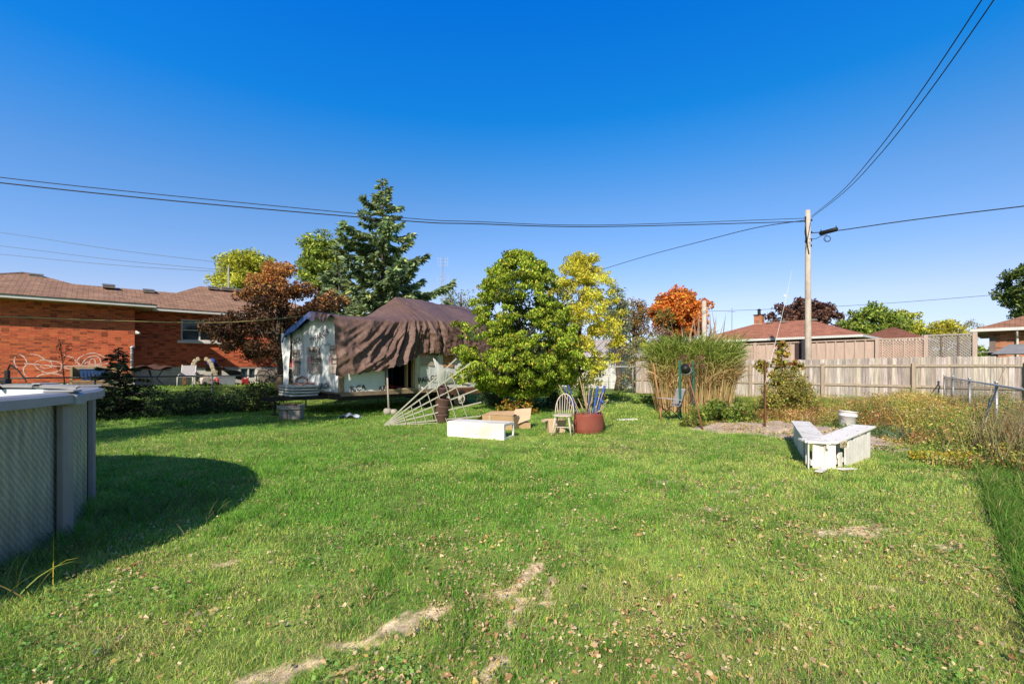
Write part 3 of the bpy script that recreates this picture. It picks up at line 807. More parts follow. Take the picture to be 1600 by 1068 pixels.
PINK = mat('print_pink', (.62, .25, .28), (.68, .40, .42), 10, .5, 0)

mb = MB(); mb.box((3.6, .1, .60), (7.2, .14, .2)); mb.box((3.6, 3.2, .60), (7.2, .14, .2)); mb.box((.07, 1.65, .6), (.14, 3.0, .2)); mb.box((7.1, 1.65, .6), (.14, 3.0, .2))
for i in range(6): mb.box((1.0 + i * 1.1, 1.65, .58), (.09, 3.0, .14))
obj('chassis', mb, STEEL, TR)
mb = MB(); mb.box((3.6, 1.65, .725), (7.26, 3.36, .05)); mb.box((3.6, -.035, .69), (7.26, .04, .13)); obj('deck', mb, WOOD, TR)
mb = MB(); mb.box((5.4, -.075, .60), (3.4, .03, .22)); obj('rusty_skirt', mb, RUST, TR)
mb = MB(); mb.bar((0, 1.0, .55), (-1.5, 1.65, .52), .09, .12); mb.bar((0, 2.3, .55), (-1.5, 1.65, .52), .09, .12); mb.box((-1.55, 1.65, .54), (.25, .12, .1)); mb.tube([(-1.3, 1.65, .5), (-1.3, 1.65, .02)], .03, 8); mb.box((-1.3, 1.65, .02), (.18, .18, .03))
obj('tow_hitch', mb, STEEL, TR)
for x in (4.05, 4.80):
    M = Matrix.Translation((x, -.02, .335)) @ Matrix.Rotation(R(90), 4, 'X')
    mb = MB(); mb.lathe([(.2, -.1), (.29, -.11), (.325, -.08), (.335, 0), (.325, .08), (.29, .11), (.2, .1)], 32, M=M, cap_bottom=False)
    wl = obj('tyre', mb, mat('tyre_rubber', (.035, .034, .033), (.02, .02, .02), 20, .85, .2), TR, True)
    mb = MB(); mb.lathe([(.21, .085), (.205, .06), (.17, .04), (.13, .055), (.09, .095), (.055, .1), (.05, .12), (.001, .125)], 28, M=M, cap_bottom=False)
    rim = obj('rim', mb, mat('rim_white', (.62, .60, .56), (.45, .42, .38), 9, .5, .05), wl, True)
    for k in range(5):
        mb = MB(); a = k * 2 * PI / 5; mb.lathe([(.026, .062), (.026, .066), (.001, .066)], 10, M=M @ Matrix.Translation((.155 * math.cos(a), .155 * math.sin(a), 0)), cap_bottom=False)
        obj('rim_hole', mb, STEEL, rim)
mb = MB(); mb.lathe([(.05, -.3), (.05, 3.3)], 10, M=Matrix.Translation((4.05, 0, .335)) @ Matrix.Rotation(R(-90), 4, 'X')); mb.lathe([(.05, 0), (.05, 3.3)], 10, M=Matrix.Translation((4.8, 0, .335)) @ Matrix.Rotation(R(-90), 4, 'X')); obj('axle', mb, STEEL, TR)

def zr_(l): return 3.34 + .92 * min(1.0, max(0.0, (l - 1.8) / 1.3)) ** 1.2 - .03 * max(0.0, l - 3.1)
def ze_(l): return 3.12 + .16 * float(sstep((l - 1.5) / 1.6))
def zb_(l): return 2.82 + .40 * float(sstep((l - 1.5) / 1.6))
# end wall: wrap pulled over studs
def endw(s, t):
    n = 3.3 * s; top = np.interp(n, [0, 1.6, 3.3], [3.1, 3.28, 2.78]); z = .75 + (top - .75) * t
    return (-.012 - .02 * math.sin(n * 5 + z * 1.3) - .018 * math.sin(n * 11 - z * 2.1), n, z)
mb = MB(); mb.grid(endw, 44, 40); mb.f = [f[::-1] for f in mb.f]; obj('end_wall', mb, WRAP, TR, True)
mb = MB()
def wpan(l0, l1, z0, ztop):
    mb.grid(lambda s, t: (l0 + (l1 - l0) * s, -.01 + .014 * math.sin(s * (l1 - l0) * 7 + t * 3) + .01 * math.sin(t * 9 + s * 5), z0 + (ztop(l0 + (l1 - l0) * s) - z0) * t), 40, 24)
zq = lambda l: ze_(l) - .1
wpan(0, 1.60, .752, zq); wpan(2.74, 7.2, .752, zq); wpan(1.60, 2.74, 2.35, zq)
obj('side_wall', mb, WRAP, TR, True)
mb = MB(); mb.box((7.19, 1.65, 1.95), (.02, 3.28, 2.4)); mb.box((3.6, 3.29, 1.75), (7.18, .02, 2.0)); obj('rear_wall', mb, WRAP, TR)
mb = MB()
def roofs(s, t):  # surface of the unseen slab that blocks light under the tarp
    l = 7.2 * s; n = .12 + 3.05 * t
    return (l, n, np.interp(n, [0, 1.6, 3.3], [ze_(l) - .12, zr_(l) - .12, zb_(l) - .12]))
mb.grid(roofs, 40, 12); obj('roof', mb, mat('light_block_slab', (.40, .28, .16), (.3, .2, .12), 4, .9, .1), TR)  # this roof is an unseen slab under the tarp, added to block light
mb = MB()
for l in (1.63, 2.44, 2.70): mb.box((l, .05, 1.6), (.05, .11, 1.7))
mb.box((2.57, .25, 1.6), (.05, .11, 1.7)); mb.box((2.17, .05, 2.38), (1.1, .11, .08)); mb.box((2.15, .04, .77), (1.1, .2, .04)); obj('door_frame', mb, LUMBER, TR)
mb = MB(); mb.box((2.79, -.025, 1.40), (.10, .03, 1.22)); mb.box((2.93, -.022, 1.35), (.03, .02, 1.1)); obj('door_casing', mb, mat('pale_casing', (.66, .60, .50), (.5, .42, .32), 6, .8, .1), TR)
mb = MB(); mb.box((1.575, -.04, 1.55), (.05, .05, 1.62)); obj('corner_batten', mb, WOOD, TR); mb = MB(); mb.box((.03, -.04, 1.45), (.07, .06, 1.42)); mb.box((-.02, .03, 1.35), (.07, .10, 1.2)); obj('corner_batten', mb, WOOD, TR)
mb = MB(); mb.box((2.2, 1.4, 1.6), (1.2, .03, 1.7)); mb.box((1.5, .8, 1.6), (.03, 1.3, 1.7)); mb.box((2.9, .8, 1.6), (.03, 1.3, 1.7)); obj('dark_box', mb, mat('interior_shade', (.03, .025, .022), (.02, .018, .016), 5, .9, .05), TR)  # near-black panels behind the doorway put the interior's shade into colour
mb = MB(); mb.box((4.25, -.035, 1.75), (.5, .02, .42)); obj('bare_board', mb, mat('osb_board', (.55, .30, .16), (.42, .22, .11), 14, .9, .1), TR)
# flap of loose wrap on the back corner, and one peeled triangle on the long wall
mb = MB()
mb.grid(lambda s, t: (-.12 - .16 * s * (1 - t) - .03 * math.sin(s * 9 + t * 6), 3.32 + (.62 * s) * (0.25 + .75 * t), .72 + (2.05 + .05 * s) * t), 14, 24)
mb.f = [f[::-1] for f in mb.f]; obj('loose_wrap', mb, WRAP, TR, True, label='narrow loose flap of house wrap hanging at the back corner')
mb = MB(); mb.grid(lambda s, t: (3.72 + s * (1.55 - .9 * t) + .0 * t - .25 * t, -.05 - .16 * math.sin(PI * t * .8) * (.4 + .6 * s) - .02 * math.sin(s * 8), .95 + .95 * t * (1 - .55 * s)), 18, 18)
obj('loose_wrap', mb, WRAP, TR, True, label='peeled sheet of house wrap on the long side')
# prints
def endM(n, z, rot=0.0, l=-.062):
    a = Vector((0, -math.cos(rot), math.sin(rot))); b = Vector((0, math.sin(rot), math.cos(rot)))
    return frame_mat(Vector((l, n, z)), a, b)
def sideM(l, z, rot=0.0, n=-.046):
    return frame_mat(Vector((l, n, z)), (math.cos(rot), 0, math.sin(rot)), (-math.sin(rot), 0, math.cos(rot)))
def lay(mb, M, depth=0.0): return mb
prints = [('TYPAR.CA', .27, endM(1.25, 2.56, R(14), -.075)), ('AR.CA', .25, endM(2.90, 2.48, R(10), -.075)), ('AR.CA', .25, endM(.95, .92, R(4))),
          ('R.CA', .25, sideM(.55, .86, R(6))), ('AR', .22, sideM(1.42, .83, R(4))), ('PAR.CA', .27, sideM(3.32, 1.10, R(8)))]
for s, z, M in prints: obj('print_lettering', text_mb(s, z, M), PRINT, TR)
mb = MB()
for n, z in ((.75, 2.28), (2.6, 2.15)): mb = MB(); mb.box((-.062, n, z), (.002, .42, .018)); obj('print_rule', mb, PRINT, TR)
def home(M, w=1.0):
    p = MB(); 
    for x0, x1, y0, y1 in ((-.42 * w, .30 * w, .18, .44), (-.12 * w, .42 * w, -.14, .16), (-.42 * w, .42 * w, -.46, -.17)):
        p.add([M @ Vector((x, y, -.004)) for x, y in ((x0, y0), (x1, y0), (x1, y1), (x0, y1))], [(0, 1, 2, 3)])
    o = obj('print_patch', p, PATCH, TR)
    q = MB(); q.add([M @ Vector((x, y, -.002)) for x, y in ((-.42 * w, -.15), (-.15 * w, -.15), (-.15 * w, .06), (-.285 * w, .17), (-.42 * w, .06))], [(0, 1, 2, 3, 4)])
    obj('print_house', q, PINK, o)
    obj('print_lettering', text_mb('Protect', .16 * w, M @ Matrix.Translation((-.05, .30, .002))), PRINT, o)
    obj('print_lettering', text_mb('Home', .25 * w, M @ Matrix.Translation((.15 * w, 0, .002))), PRINT, o)
home(endM(1.6, 1.80, 0, -.072), 1.1); home(endM(2.93, 1.74, 0, -.072), .7); home(endM(.33, 1.80, 0, -.072), .6); home(sideM(3.35, 2.05), .9)

# the tarp
def tarp():
    NL, NS = 330, 96
    mb = MB(); l0, l1 = -.22, 6.95
    hem = ([-.3, .15, .6, 1.1, 1.9, 2.6, 2.95, 3.3, 3.7, 4.2, 5.5, 7.2], [1.28, 1.30, 1.36, 1.42, 1.60, 1.86, 2.02, 2.08, 2.02, 1.98, 1.9, 1.8])
    rows = []
    cols = []
    sc = np.linspace(0, 1, NS)
    drops = 7
    for i in range(-drops, NL + 1):
        l = l0 + (l1 - l0) * max(i, 0) / NL
        zr, ze, zb, zh = zr_(l) + .02, ze_(l) + .02, zb_(l) + .02, np.interp(l, *hem)
        zh += .03 * math.sin(l * 9) + .02 * math.sin(l * 23)
        prof_n = [3.62, 3.40, 1.6, .05, -.07, -.11]; prof_z = [zb - .22, zb, zr, ze, ze - .10, zh]
        key = [0, .08, .28, .50, .54, 1.0]
        nn = np.interp(sc, key, prof_n); zz = np.interp(sc, key, prof_z)
        ll = np.full(NS, l)
        # pleats radiating from the peak, swags to the left, straight pleats to the right
        dl = l - 3.1; dz = np.maximum(4.25 - zz, .02); dist = np.hypot(dl, dz)
        th = np.arctan2(-dl, dz)
        hang = np.clip((sc - .5) / .14, 0, 1)
        up = np.clip((sc - .28) / .1, 0, 1) * (1 - hang)
        fold = np.sin(th * 17 + 1.2 * np.sin(dist * 2.1) + .6 * math.sin(l * 3)) + .45 * np.sin(th * 39 + dist * 3)
        left = np.exp(-((l - 1.8) / 1.5) ** 2)
        nz1 = vnoise(th * 3.2 + 5, dist * .35, 1, 61) - .5; nz2_ = vnoise(th * 8 + 9, dist * .5, 1, 62) - .5
        nz3 = vnoise(th * 15 + 3, dist * .25, 1, 68) - .5
        fold = np.clip(1 - np.abs(nz1) * 5.0, 0, 1) ** 1.3 * 1.1 + np.clip(1 - np.abs(nz2_) * 4.5, 0, 1) ** 2 * .7 + np.clip(1 - np.abs(nz3) * 5, 0, 1) ** 2 * .35 - .35
        out = hang * (.06 + .15 * fold * np.clip(dist / 1.1, .2, 1.3)) * (.2 + left)
        pl = math.exp(-((l - .12) / .3) ** 2)
        out += hang * pl * .06 * float(vnoise(l * 7, 0, 1, 63) + .3)
        if l > 2.9:
            k = min(1, (l - 2.9) / .4); out += k * hang * (.06 + .09 * (vnoise(np.full(NS, l * 2.2), zz * .5, 1, 64) - .4))
            for lc in (3.24, 3.78, 4.9): out -= k * hang * .11 * np.exp(-((l - lc - .05 * np.sin(zz * 3)) / .06) ** 2)
        sw = np.exp(-((l - .9) / .9) ** 2) * hang
        g_ = vnoise(zz * 3.0 - l * 2.0, l * .7 + zz * .4, 1, 65) - .5; out += sw * .15 * (np.clip(1 - np.abs(g_) * 4, 0, 1) ** 1.5 - .1) * np.clip((2.8 - zz) / .7, 0, 1)
        nn = nn - np.maximum(out, -.02)
        wr = .045 * (np.abs(vnoise(l * 4 + sc * 3, sc * 16 - l * 2, 1, 66) - .5) * -2 + .5) + .016 * (vnoise(l * 13, sc * 34, 1, 67) - .5)
        nn = nn - wr * hang
        zz = zz + (1 - hang) * (.03 + wr * .6 + up * .022 * (fold - .4) * np.exp(-(dl / 1.3) ** 2)) + (1 - hang) * .02 * np.sin(l * 3 + sc * 6)
        zz = zz - (1 - hang) * .10 * np.exp(-((l - .75) / .5) ** 2) * np.exp(-((sc - .16) / .09) ** 2)
        if i < 0:
            f = -i / drops; top = 1 - np.clip((sc - .42) / .1, 0, 1)
            ll = ll - .06 * f; zz = zz - top * f * (.20 + .12 * np.sin(sc * 26) ** 2 + .05 * np.sin(sc * 60)) - 0 * sc
        rows.append(np.stack([ll, nn, zz], 1))
        b = np.clip((.55 - l) / .5, 0, 1) * np.clip((.36 - sc) / .12, 0, 1)
        br = np.array([.18, .112, .092]) * (.95 + .07 * math.sin(l * 3.7))
        cols.append(br[None, :] * (1 - b[:, None]) + np.array([.06, .13, .36])[None, :] * b[:, None])
    V = np.concatenate(rows); C = np.concatenate(cols); nr = len(rows)
    ii = (np.arange(nr - 1)[:, None] * NS + np.arange(NS - 1)[None, :]).ravel()
    lo = np.stack([ii, ii + 1, ii + NS + 1, ii + NS], 1).ravel()
    m, nt_, b_ = _base('tarp_plastic')
    a = nt_.nodes.new('ShaderNodeAttribute'); a.attribute_name = 'Col'
    f = _noise(nt_, _coords(nt_), 5, 7, .7); k = _ramp(nt_, f, [(.3, (.72, .72, .74)), (.7, (1.22, 1.2, 1.18))])
    nt_.links.new(_mix(nt_, a.outputs['Color'], k, 1.0, 'MULTIPLY'), b_.inputs['Base Color'])
    b_.inputs['Roughness'].default_value = .5; b_.inputs['Specular IOR Level'].default_value = .3
    _bump(nt_, b_, _noise(nt_, _coords(nt_), 9, 7, .7), .6, .04)
    o = npobj('tarp', V, lo, np.arange(len(ii)) * 4, C, m)
    o.data.polygons.foreach_set('use_smooth', [True] * len(o.data.polygons))
    o.location = T0; o.rotation_euler = (0, 0, TLA); o.scale = (1, 1.13, 1)
    tag(o, 'crumpled brown tarp with deep pleats draped over the trailer cabin roof', 'tarp')
tarp()
def TL(x, y, z=0): return T0 + Vector((x * math.cos(TLA) - y * 1.13 * math.sin(TLA), x * math.sin(TLA) + y * 1.13 * math.cos(TLA), z))
# red cloth in the doorway
mb = MB()
mb.grid(lambda s, t: (1.68 + .95 * s, .1 + .6 * t, .775 + .16 * (1 - s) * math.sin(PI * min(1, t + .15)) * (.7 + .3 * math.sin(s * 14 + t * 9)) + .035 * (1 + math.sin(s * 21 + t * 7))), 30, 16)
o = obj('red_cloth', mb, mat('red_fabric', (.42, .05, .05), (.28, .03, .035), 6, .9, .2), smooth=True); o.location = T0; o.rotation_euler = (0, 0, TLA)
tag(o, 'crumpled red cloth lying inside the cabin doorway', 'cloth')
mb = MB(); mb.box((2.3, -.005, .80), (.55, .09, .03), R(4)); o = obj('pale_plank', mb, mat('pale_casing', (.66, .60, .50)), bevel=.004); o.location = T0; o.rotation_euler = (0, 0, TLA)
tag(o, 'short pale plank lying on the doorway sill of the cabin', 'plank')
# prop pole with a block at its foot
pb_ = P(607.5, 646, 15.1); pb_.z = 0
t = thing('prop_pole', 'slim pale pole propping the tarp edge left of the cabin doorway', 'pole', pb_)
mb = MB(); top = P(604.5, 574, 15.25) - pb_
mb.tube([(0, 0, .1), top * .5 + Vector((0, 0, .05)), top], [.036, .03, .026], 8); obj('shaft', mb, mat('grey_wood', (.48, .43, .38), (.34, .30, .26), 7, .9, .2, stretch=(1, 1, .2)), t, True)
mb = MB(); mb.lathe([(.13, 0), (.14, .1), (.12, .18), (.05, .2)], 12, (-.04, 0, 0)); mb.lathe([(.11, 0), (.12, .09), (.09, .16), (.03, .17)], 12, (.16, .03, 0)); obj('foot_block', mb, mat('concrete', (.46, .42, .37)), t, True)
# white edged boards on the hitch
brd = mat('board_white', (.74, .74, .72), (.58, .58, .57), 4, .6, .1)
for i in range(4):
    mb = MB(); mb.box((0, 0, 0), (1.3, .85, .06)); t_ = obj('board', mb, brd, bevel=.012)
    t_.location = TL(-.52 + .03 * (i % 2), 1.75, .63 + .092 * i); t_.rotation_euler = (0, 0, TLA + R(86 + 2 * (i % 2)))
    tag(t_, ['bottom board', 'second board from the bottom', 'third board from the bottom', 'topmost white edged board'][i] + ' of the stack on the trailer hitch', 'board', 'white edged boards stacked on the hitch')
    mb = MB(); mb.box((0, 0, 0), (1.1, .65, .032)); s_ = obj('spacer', mb, STEEL, t_); s_.location = (0, 0, -.046)
mb = MB(); mb.tube([(math.cos(a) * .17, math.sin(a) * .07, .14 + .12 * math.sin(a * 1.0) + .01 * math.sin(5 * a)) for a in np.linspace(0, 2 * PI, 20)], .04, 8); mb.tube([(-.3, .05, .04), (0, .0, .06), (.38, .1, .04)], .035, 8)
o = obj('cloth_bundle', mb, mat('pinkish_cloth', (.36, .22, .19), (.22, .14, .12), 9, .9, .2), smooth=True); o.location = TL(-.45, 1.65, .945); o.rotation_euler = (0, 0, R(10)); tag(o, 'pinkish brown bundle lying on the white board stack', 'bundle')
# grey crate with drums below the hitch
p = P(455, 655, 13.6); p.z = 0
t = thing('grey_crate', 'old grey crate on two grey drums in front of the trailer hitch', 'crate', p, R(6))
gp = mat('grey_plastic', (.34, .32, .30), (.22, .21, .20), 6, .7, .1)
mb = MB(); mb.box((0, 0, .33), (.66, .42, .05)); mb.box((0, -.2, .38), (.66, .03, .1)); mb.box((0, .2, .38), (.66, .03, .1)); mb.box((-.32, 0, .38), (.03, .38, .1)); mb.box((.32, 0, .38), (.03, .38, .1)); obj('tray', mb, gp, t, bevel=.006)
mb = MB(); mb.lathe([(.13, 0), (.15, .03), (.15, .27), (.13, .3)], 18, (-.19, 0, 0), cap_top=True); obj('drum', mb, gp, t, True)
mb = MB(); mb.box((.14, 0, .15), (.36, .36, .29)); obj('drum', mb, gp, t, bevel=.04)
mb = MB(); mb.box((-.06, .02, .40), (.34, .26, .1), R(8)); o = obj('red_box', mb, mat('dull_red', (.26, .06, .06), (.16, .04, .045), 7, .7, .1), bevel=.02); o.location = p; tag(o, 'dull red box lying on the grey crate by the hitch', 'box')
# blue white rag under the trailer
p = P(547, 650, 14.0); p.z = 0.03
mb = MB(); mb.grid(lambda s, t: ((s - .5) * .62, (t - .5) * .4, .09 * abs(math.sin(s * 7 + t * 3)) * math.sin(PI * s) + .05 * math.sin(t * 9 + s * 4) * math.sin(PI * t)), 20, 14); o = obj('rag', mb, mat('blue_white_rag', (.55, .60, .68), (.25, .32, .48), 6, .9, .1), smooth=True); o.location = p
tag(o, 'small blue and white rag on the grass under the trailer', 'rag')
# yellow rope from the left to the cabin roof
def wire(name, pts, r, m, label, cat, group=None, n=6):
    mb = MB(); P_ = [Vector(p) for p in pts]; out = []
    for i in range(len(P_) - 1):
        p0 = P_[max(i - 1, 0)]; p1 = P_[i]; p2 = P_[i + 1]; p3 = P_[min(i + 2, len(P_) - 1)]
        if i == 0: p0 = p1 * 2 - p2
        if i == len(P_) - 2: p3 = p2 * 2 - p1
        for k in range(10):
            t = k / 10; out.append(.5 * (2 * p1 + (p2 - p0) * t + (2 * p0 - 5 * p1 + 4 * p2 - p3) * t * t + (3 * p1 - p0 - 3 * p2 + p3) * t ** 3))
    out.append(P_[-1]); mb.tube(out, r, n); o = obj(name, mb, m, None, True); return tag(o, label, cat, group)
wire('rope', [P(-260, 491, 8.0), P(0, 494.5, 10.5), P(150, 500, 12.6), P(330, 504, 15.0), P(430, 498, 16.2), P(482, 492, 16.8)], .013, mat('yellow_rope', (.55, .46, .18), (.4, .33, .13), 20, .8, .1), 'thin yellow rope strung from the left to the trailer roof', 'rope')
# ------------------------------------------------------------------ things on the lawn
LATH = mat('green_grey_lath', (.50, .49, .40), (.40, .39, .31), 10, .8, .1)
def fd(px): return 12.1 + (px - 598) / 150 * .85
base = P(598, 664.5, 12.1)
t = thing('fan_trellis', 'fan shaped wooden trellis lying on its side in front of the trailer wheels', 'trellis', (base.x, base.y, 0))
o_ = Vector((base.x, base.y, 0)); PP = lambda px, py, dd=0: P(px, py, fd(px) + dd) - o_
for px, py in ((713, 560), (735, 567), (718, 602), (746, 608), (752, 628), (757, 649), (716, 663)):
    mb = MB(); e = PP(px, py); e.z = max(e.z, .02); mb.bar(PP(600, 664), e, .022, .032); obj('rib', mb, LATH, t)
for a, b in (((629, 642), (635, 666)), ((642, 633), (651, 666)), ((655, 623), (667, 666)), ((667, 611), (684, 665)), ((681, 603), (699, 662)), ((694, 594), (715, 660)), ((706, 586), (733, 660))):
    mb = MB(); p, q = PP(*a, -.03), PP(*b, -.03); q.z = max(q.z, .01); mb.bar(p, q, .016, .056, up=(0, 1, 0)); obj('slat', mb, LATH, t)
mb = MB(); mb.poly([PP(600, 663, .015), PP(622, 652, .015), PP(626, 662, .015)]); mb.prism([PP(600, 663, .01), PP(626, 663, .01), PP(622, 651, .01)], (0, .012, 0)); obj('gusset', mb, LATH, t)

# ribbed brown tubs
TUB = mat('brown_tub', (.13, .075, .06), (.085, .05, .042), 6, .6, .1)
p0 = P(689, 664, 12.75); p0.z = 0
mb = MB()
prof = [(.19, 0), (.23, .02), (.25, .1), (.27, .2), (.285, .22), (.285, .25), (.26, .26)]
mb.lathe(prof, 26); mb.lathe([(.24, .26), (.20, .26), (.20, .24)], 26, cap_bottom=False)
protos = None
for i, (x, z, tx, ty, lab) in enumerate(((0, 0, 0, 0, 'lowest brown ribbed tub of the leaning stack, on the grass'), (.01, .22, 4, 6, 'second brown ribbed tub from the bottom of the leaning stack'), (.03, .43, 8, -4, 'third brown ribbed tub of the leaning stack behind the trellis'))):
    o = obj('tub', mb, TUB, None, True) if protos is None else protos.copy()
    if protos is None: protos = o
    else: COL.objects.link(o)
    o.location = p0 + Vector((x, 0, z)); o.rotation_euler = (R(tx), R(ty), i); o.scale = (.82, .82, 1); tag(o, lab, 'tub', 'brown ribbed tubs stacked behind the trellis')
mb = MB(); mb.lathe([(.05, 0), (.11, .02), (.13, .16), (.145, .3), (.155, .32), (.155, .36), (.13, .37), (.12, .34)], 22)
o = obj('plant_pot', mb, mat('purple_brown_pot', (.11, .06, .06), (.07, .04, .04), 7, .55, .1), None, True); o.location = p0 + Vector((.02, .05, .66)); o.rotation_euler = (R(14), R(10), 0)
tag(o, 'narrow purple brown pot tilted on top of the tub stack', 'pot')

# white box bench lying on its side
o_ = P(699, 681, 10.3); o_.z = 0; fr = P(788, 688, 9.72); fr.z = 0
ang = math.atan2((fr - o_).y, (fr - o_).x); Lb = (fr - o_).length
t = thing('white_bench', 'low white bench or shelf unit turned over on its side on the lawn', 'bench', o_, ang)
WP = mat('white_paint_worn', (.90, .88, .85), (.80, .77, .73), 5, .8, .12, spec=.12, dirt=(.60, .55, .46))
mb = MB(); mb.box((Lb / 2, 0, .17), (Lb, .022, .335)); obj('top_panel', mb, WP, t, bevel=.004)
for x, nm in ((.02, 0), (Lb - .02, 1)):
    mb = MB(); mb.box((x, .04, .17), (.035, .055, .33)); mb.box((x, .50, .17), (.035, .045, .33)); mb.box((x, .27, .312), (.034, .41, .045)); mb.box((x, .27, .028), (.034, .41, .045)); obj('end_frame', mb, WP, t, bevel=.003)
mb = MB(); mb.box((Lb / 2, .50, .315), (Lb - .08, .02, .035)); obj('side_rail', mb, WP, t)
mb = MB(); mb.box((Lb / 2, .27, .337), (Lb - .02, .47, .012)); obj('side_panel', mb, WP, t)

# cardboard
CARD = mat('cardboard', (.56, .38, .22), (.46, .30, .17), 4, .85, .1)
CARD2 = mat('cardboard_light', (.66, .50, .34), (.56, .41, .27), 4, .85, .1)
p = P(778, 668, 11.4); p.z = 0
t = thing('cardboard_box', 'open brown cardboard box slumped behind the white bench', 'box', p, R(-24))
mb = MB(); mb.box((0, 0, .18), (.84, .02, .36), rx=R(12)); mb.box((0, .34, .16), (.84, .015, .32)); mb.box((-.42, .17, .17), (.015, .34, .34)); mb.box((.42, .17, .17), (.015, .34, .34)); mb.box((0, .17, .012), (.74, .34, .012)); obj('body', mb, CARD, t)
mb = MB(); mb.add([(-.42, .02, .36), (.41, .02, .36), (.34, .26, .46), (-.34, .28, .42)], [(0, 1, 2, 3)]); mb.add([(-.42, .0, .35), (-.42, .34, .32), (-.62, .3, .18), (-.64, .04, .22)], [(0, 1, 2, 3)]); obj('flap', mb, CARD, t)
mb = MB(); mb.box((-.2, -.03, .19), (.05, .006, .32), rx=R(12)); obj('tape', mb, CARD2, t)
t = thing('cardboard_box', 'pale cardboard box with its lid flap tipped up, right of the slumped box', 'box', P(812, 666, 11.55) * 1.0, R(12)); t.location.z = 0
mb = MB(); mb.box((.05, .2, .075), (.46, .42, .15)); obj('body', mb, CARD, t, bevel=.004)
mb = MB(); mb.add([(-.26, -.12, .08), (.26, -.04, .24), (.36, .22, .50), (-.06, .26, .47)], [(0, 1, 2, 3)]); mb.add([(-.26, -.115, .075), (.26, -.035, .235), (.36, .225, .495), (-.06, .265, .465)], [(3, 2, 1, 0)]); obj('flap', mb, CARD2, t)
p = P(868, 672, 11.0); p.z = 0
t = thing('cardboard_box', 'small open cardboard box behind the wooden chair', 'box', p, R(8))
mb = MB()
for s in (1, -1):
    mb.add([(-.19, s * .16, 0), (.19, s * .16, 0), (.22, s * .19, .30), (-.22, s * .19, .30)], [(0, 1, 2, 3)]); mb.add([(s * .19, -.16, 0), (s * .19, .16, 0), (s * .22, .19, .30), (s * .22, -.19, .30)], [(0, 1, 2, 3)])
obj('body', mb, CARD2, t); mb = MB(); mb.add([(-.22, -.19, .30), (-.22, .19, .30), (-.33, .17, .26), (-.33, -.17, .26)], [(0, 1, 2, 3)]); obj('flap', mb, CARD2, t)

# hoop back chair
cw = mat('pale_chair_wood', (.66, .58, .50), (.52, .44, .37), 8, .6, .1, stretch=(1, 1, .3))
t = thing('wooden_chair', 'pale hoop back wooden chair standing on the lawn beside the red tub', 'chair', (1.17, 10.55, 0), R(-17))
mb = MB(); ns = 26
out = [(.215 * math.copysign(abs(math.cos(a)) ** .7, math.cos(a)), .21 * math.copysign(abs(math.sin(a)) ** .7, math.sin(a)) * 1.0) for a in np.linspace(0, 2 * PI, ns, endpoint=False)]
mb.prism([(x * (1.05 if y < 0 else .92), y, .43) for x, y in out], (0, 0, .035)); obj('seat', mb, cw, t, bevel=.008)
for sx, sy in ((-1, -1), (1, -1), (-1, 1), (1, 1)):
    mb = MB(); a = Vector((sx * .15, sy * .14, .43)); b = Vector((sx * .22, sy * .21, 0)); mb.tube([a, a.lerp(b, .25), a.lerp(b, .5), a.lerp(b, .62), b], [.014, .021, .024, .018, .013], 10); obj('leg', mb, cw, t, True)
mb = MB(); q = .17
for sx in (-1, 1): mb.tube([(sx * .19, -.18, q), (sx * .195, 0, q), (sx * .19, .18, q)], [.009, .014, .009], 8)
mb.tube([(-.19, 0, q), (0, 0, q), (.19, 0, q)], [.009, .014, .009], 8); mb.tube([(-.185, -.17, q + .02), (.185, -.17, q + .02)], .011, 8); obj('stretcher', mb, cw, t, True)
def hoop(a): return Vector((-.212 * math.cos(a) * (1.0 if abs(math.cos(a)) < .9 else 1), .16 + .10 * math.sin(a), .46 + .46 * math.sin(a) ** .8))
mb = MB(); mb.tube([hoop(a) for a in np.linspace(0.0, PI, 30)], .0135, 8); obj('back_hoop', mb, cw, t, True)
for i in range(7):
    x = -.16 + .32 * i / 6; xt = x * 1.12; a = math.acos(max(-1, min(1, -xt / .212))); top = hoop(a)
    mb = MB(); mb.tube([(x * .85, .16, .46), (x, .17, .56), (top.x, top.y, top.z)], [.007, .009, .006], 7); obj('spindle', mb, cw, t, True)

# red brown tub with stakes
pp = P(919.5, 677, 10.95); pp.z = 0
t = thing('red_tub', 'red brown round fabric tub full of garden stakes', 'tub', pp, R(10))
rm = mat('red_tub_plastic', (.30, .075, .05), (.23, .058, .042), 3, .6, .12, dirt=(.22, .09, .06))
mb = MB(); n = 40
pr = [(.335, 0), (.355, .025), (.36, .12), (.352, .27), (.338, .40), (.332, .46), (.31, .45), (.315, .33), (.33, .1)]
vs = []
for j, (r_, z) in enumerate(pr):
    for k in range(n):
        a = k * 2 * PI / n; q = 1 + .03 * math.sin(2 * a + 1) + .018 * math.sin(5 * a + j)
        vs.append((r_ * q * math.cos(a), r_ * q * math.sin(a) * .92, z * (1 + .035 * math.sin(3 * a))))
mb.add(vs, [(j * n + k, j * n + (k + 1) % n, (j + 1) * n + (k + 1) % n, (j + 1) * n + k) for j in range(len(pr) - 1) for k in range(n)]); obj('body', mb, rm, t, True)
mb = MB(); mb.lathe([(.29, .34), (.001, .36)], 24, cap_bottom=False); obj('earth_fill', mb, MATS['soil'], t)
mb = MB()
mb.tube([(-.34, -.12, .03), (-.345, -.13, .2), (-.30, -.12, .40), (-.28, -.05, .44)], .012, 6); mb.tube([(.36, -.08, .05), (.37, -.06, .22), (.33, .0, .40), (.29, .05, .45), (.26, .1, .42)], .012, 6); obj('strap', mb, blk, t, True)
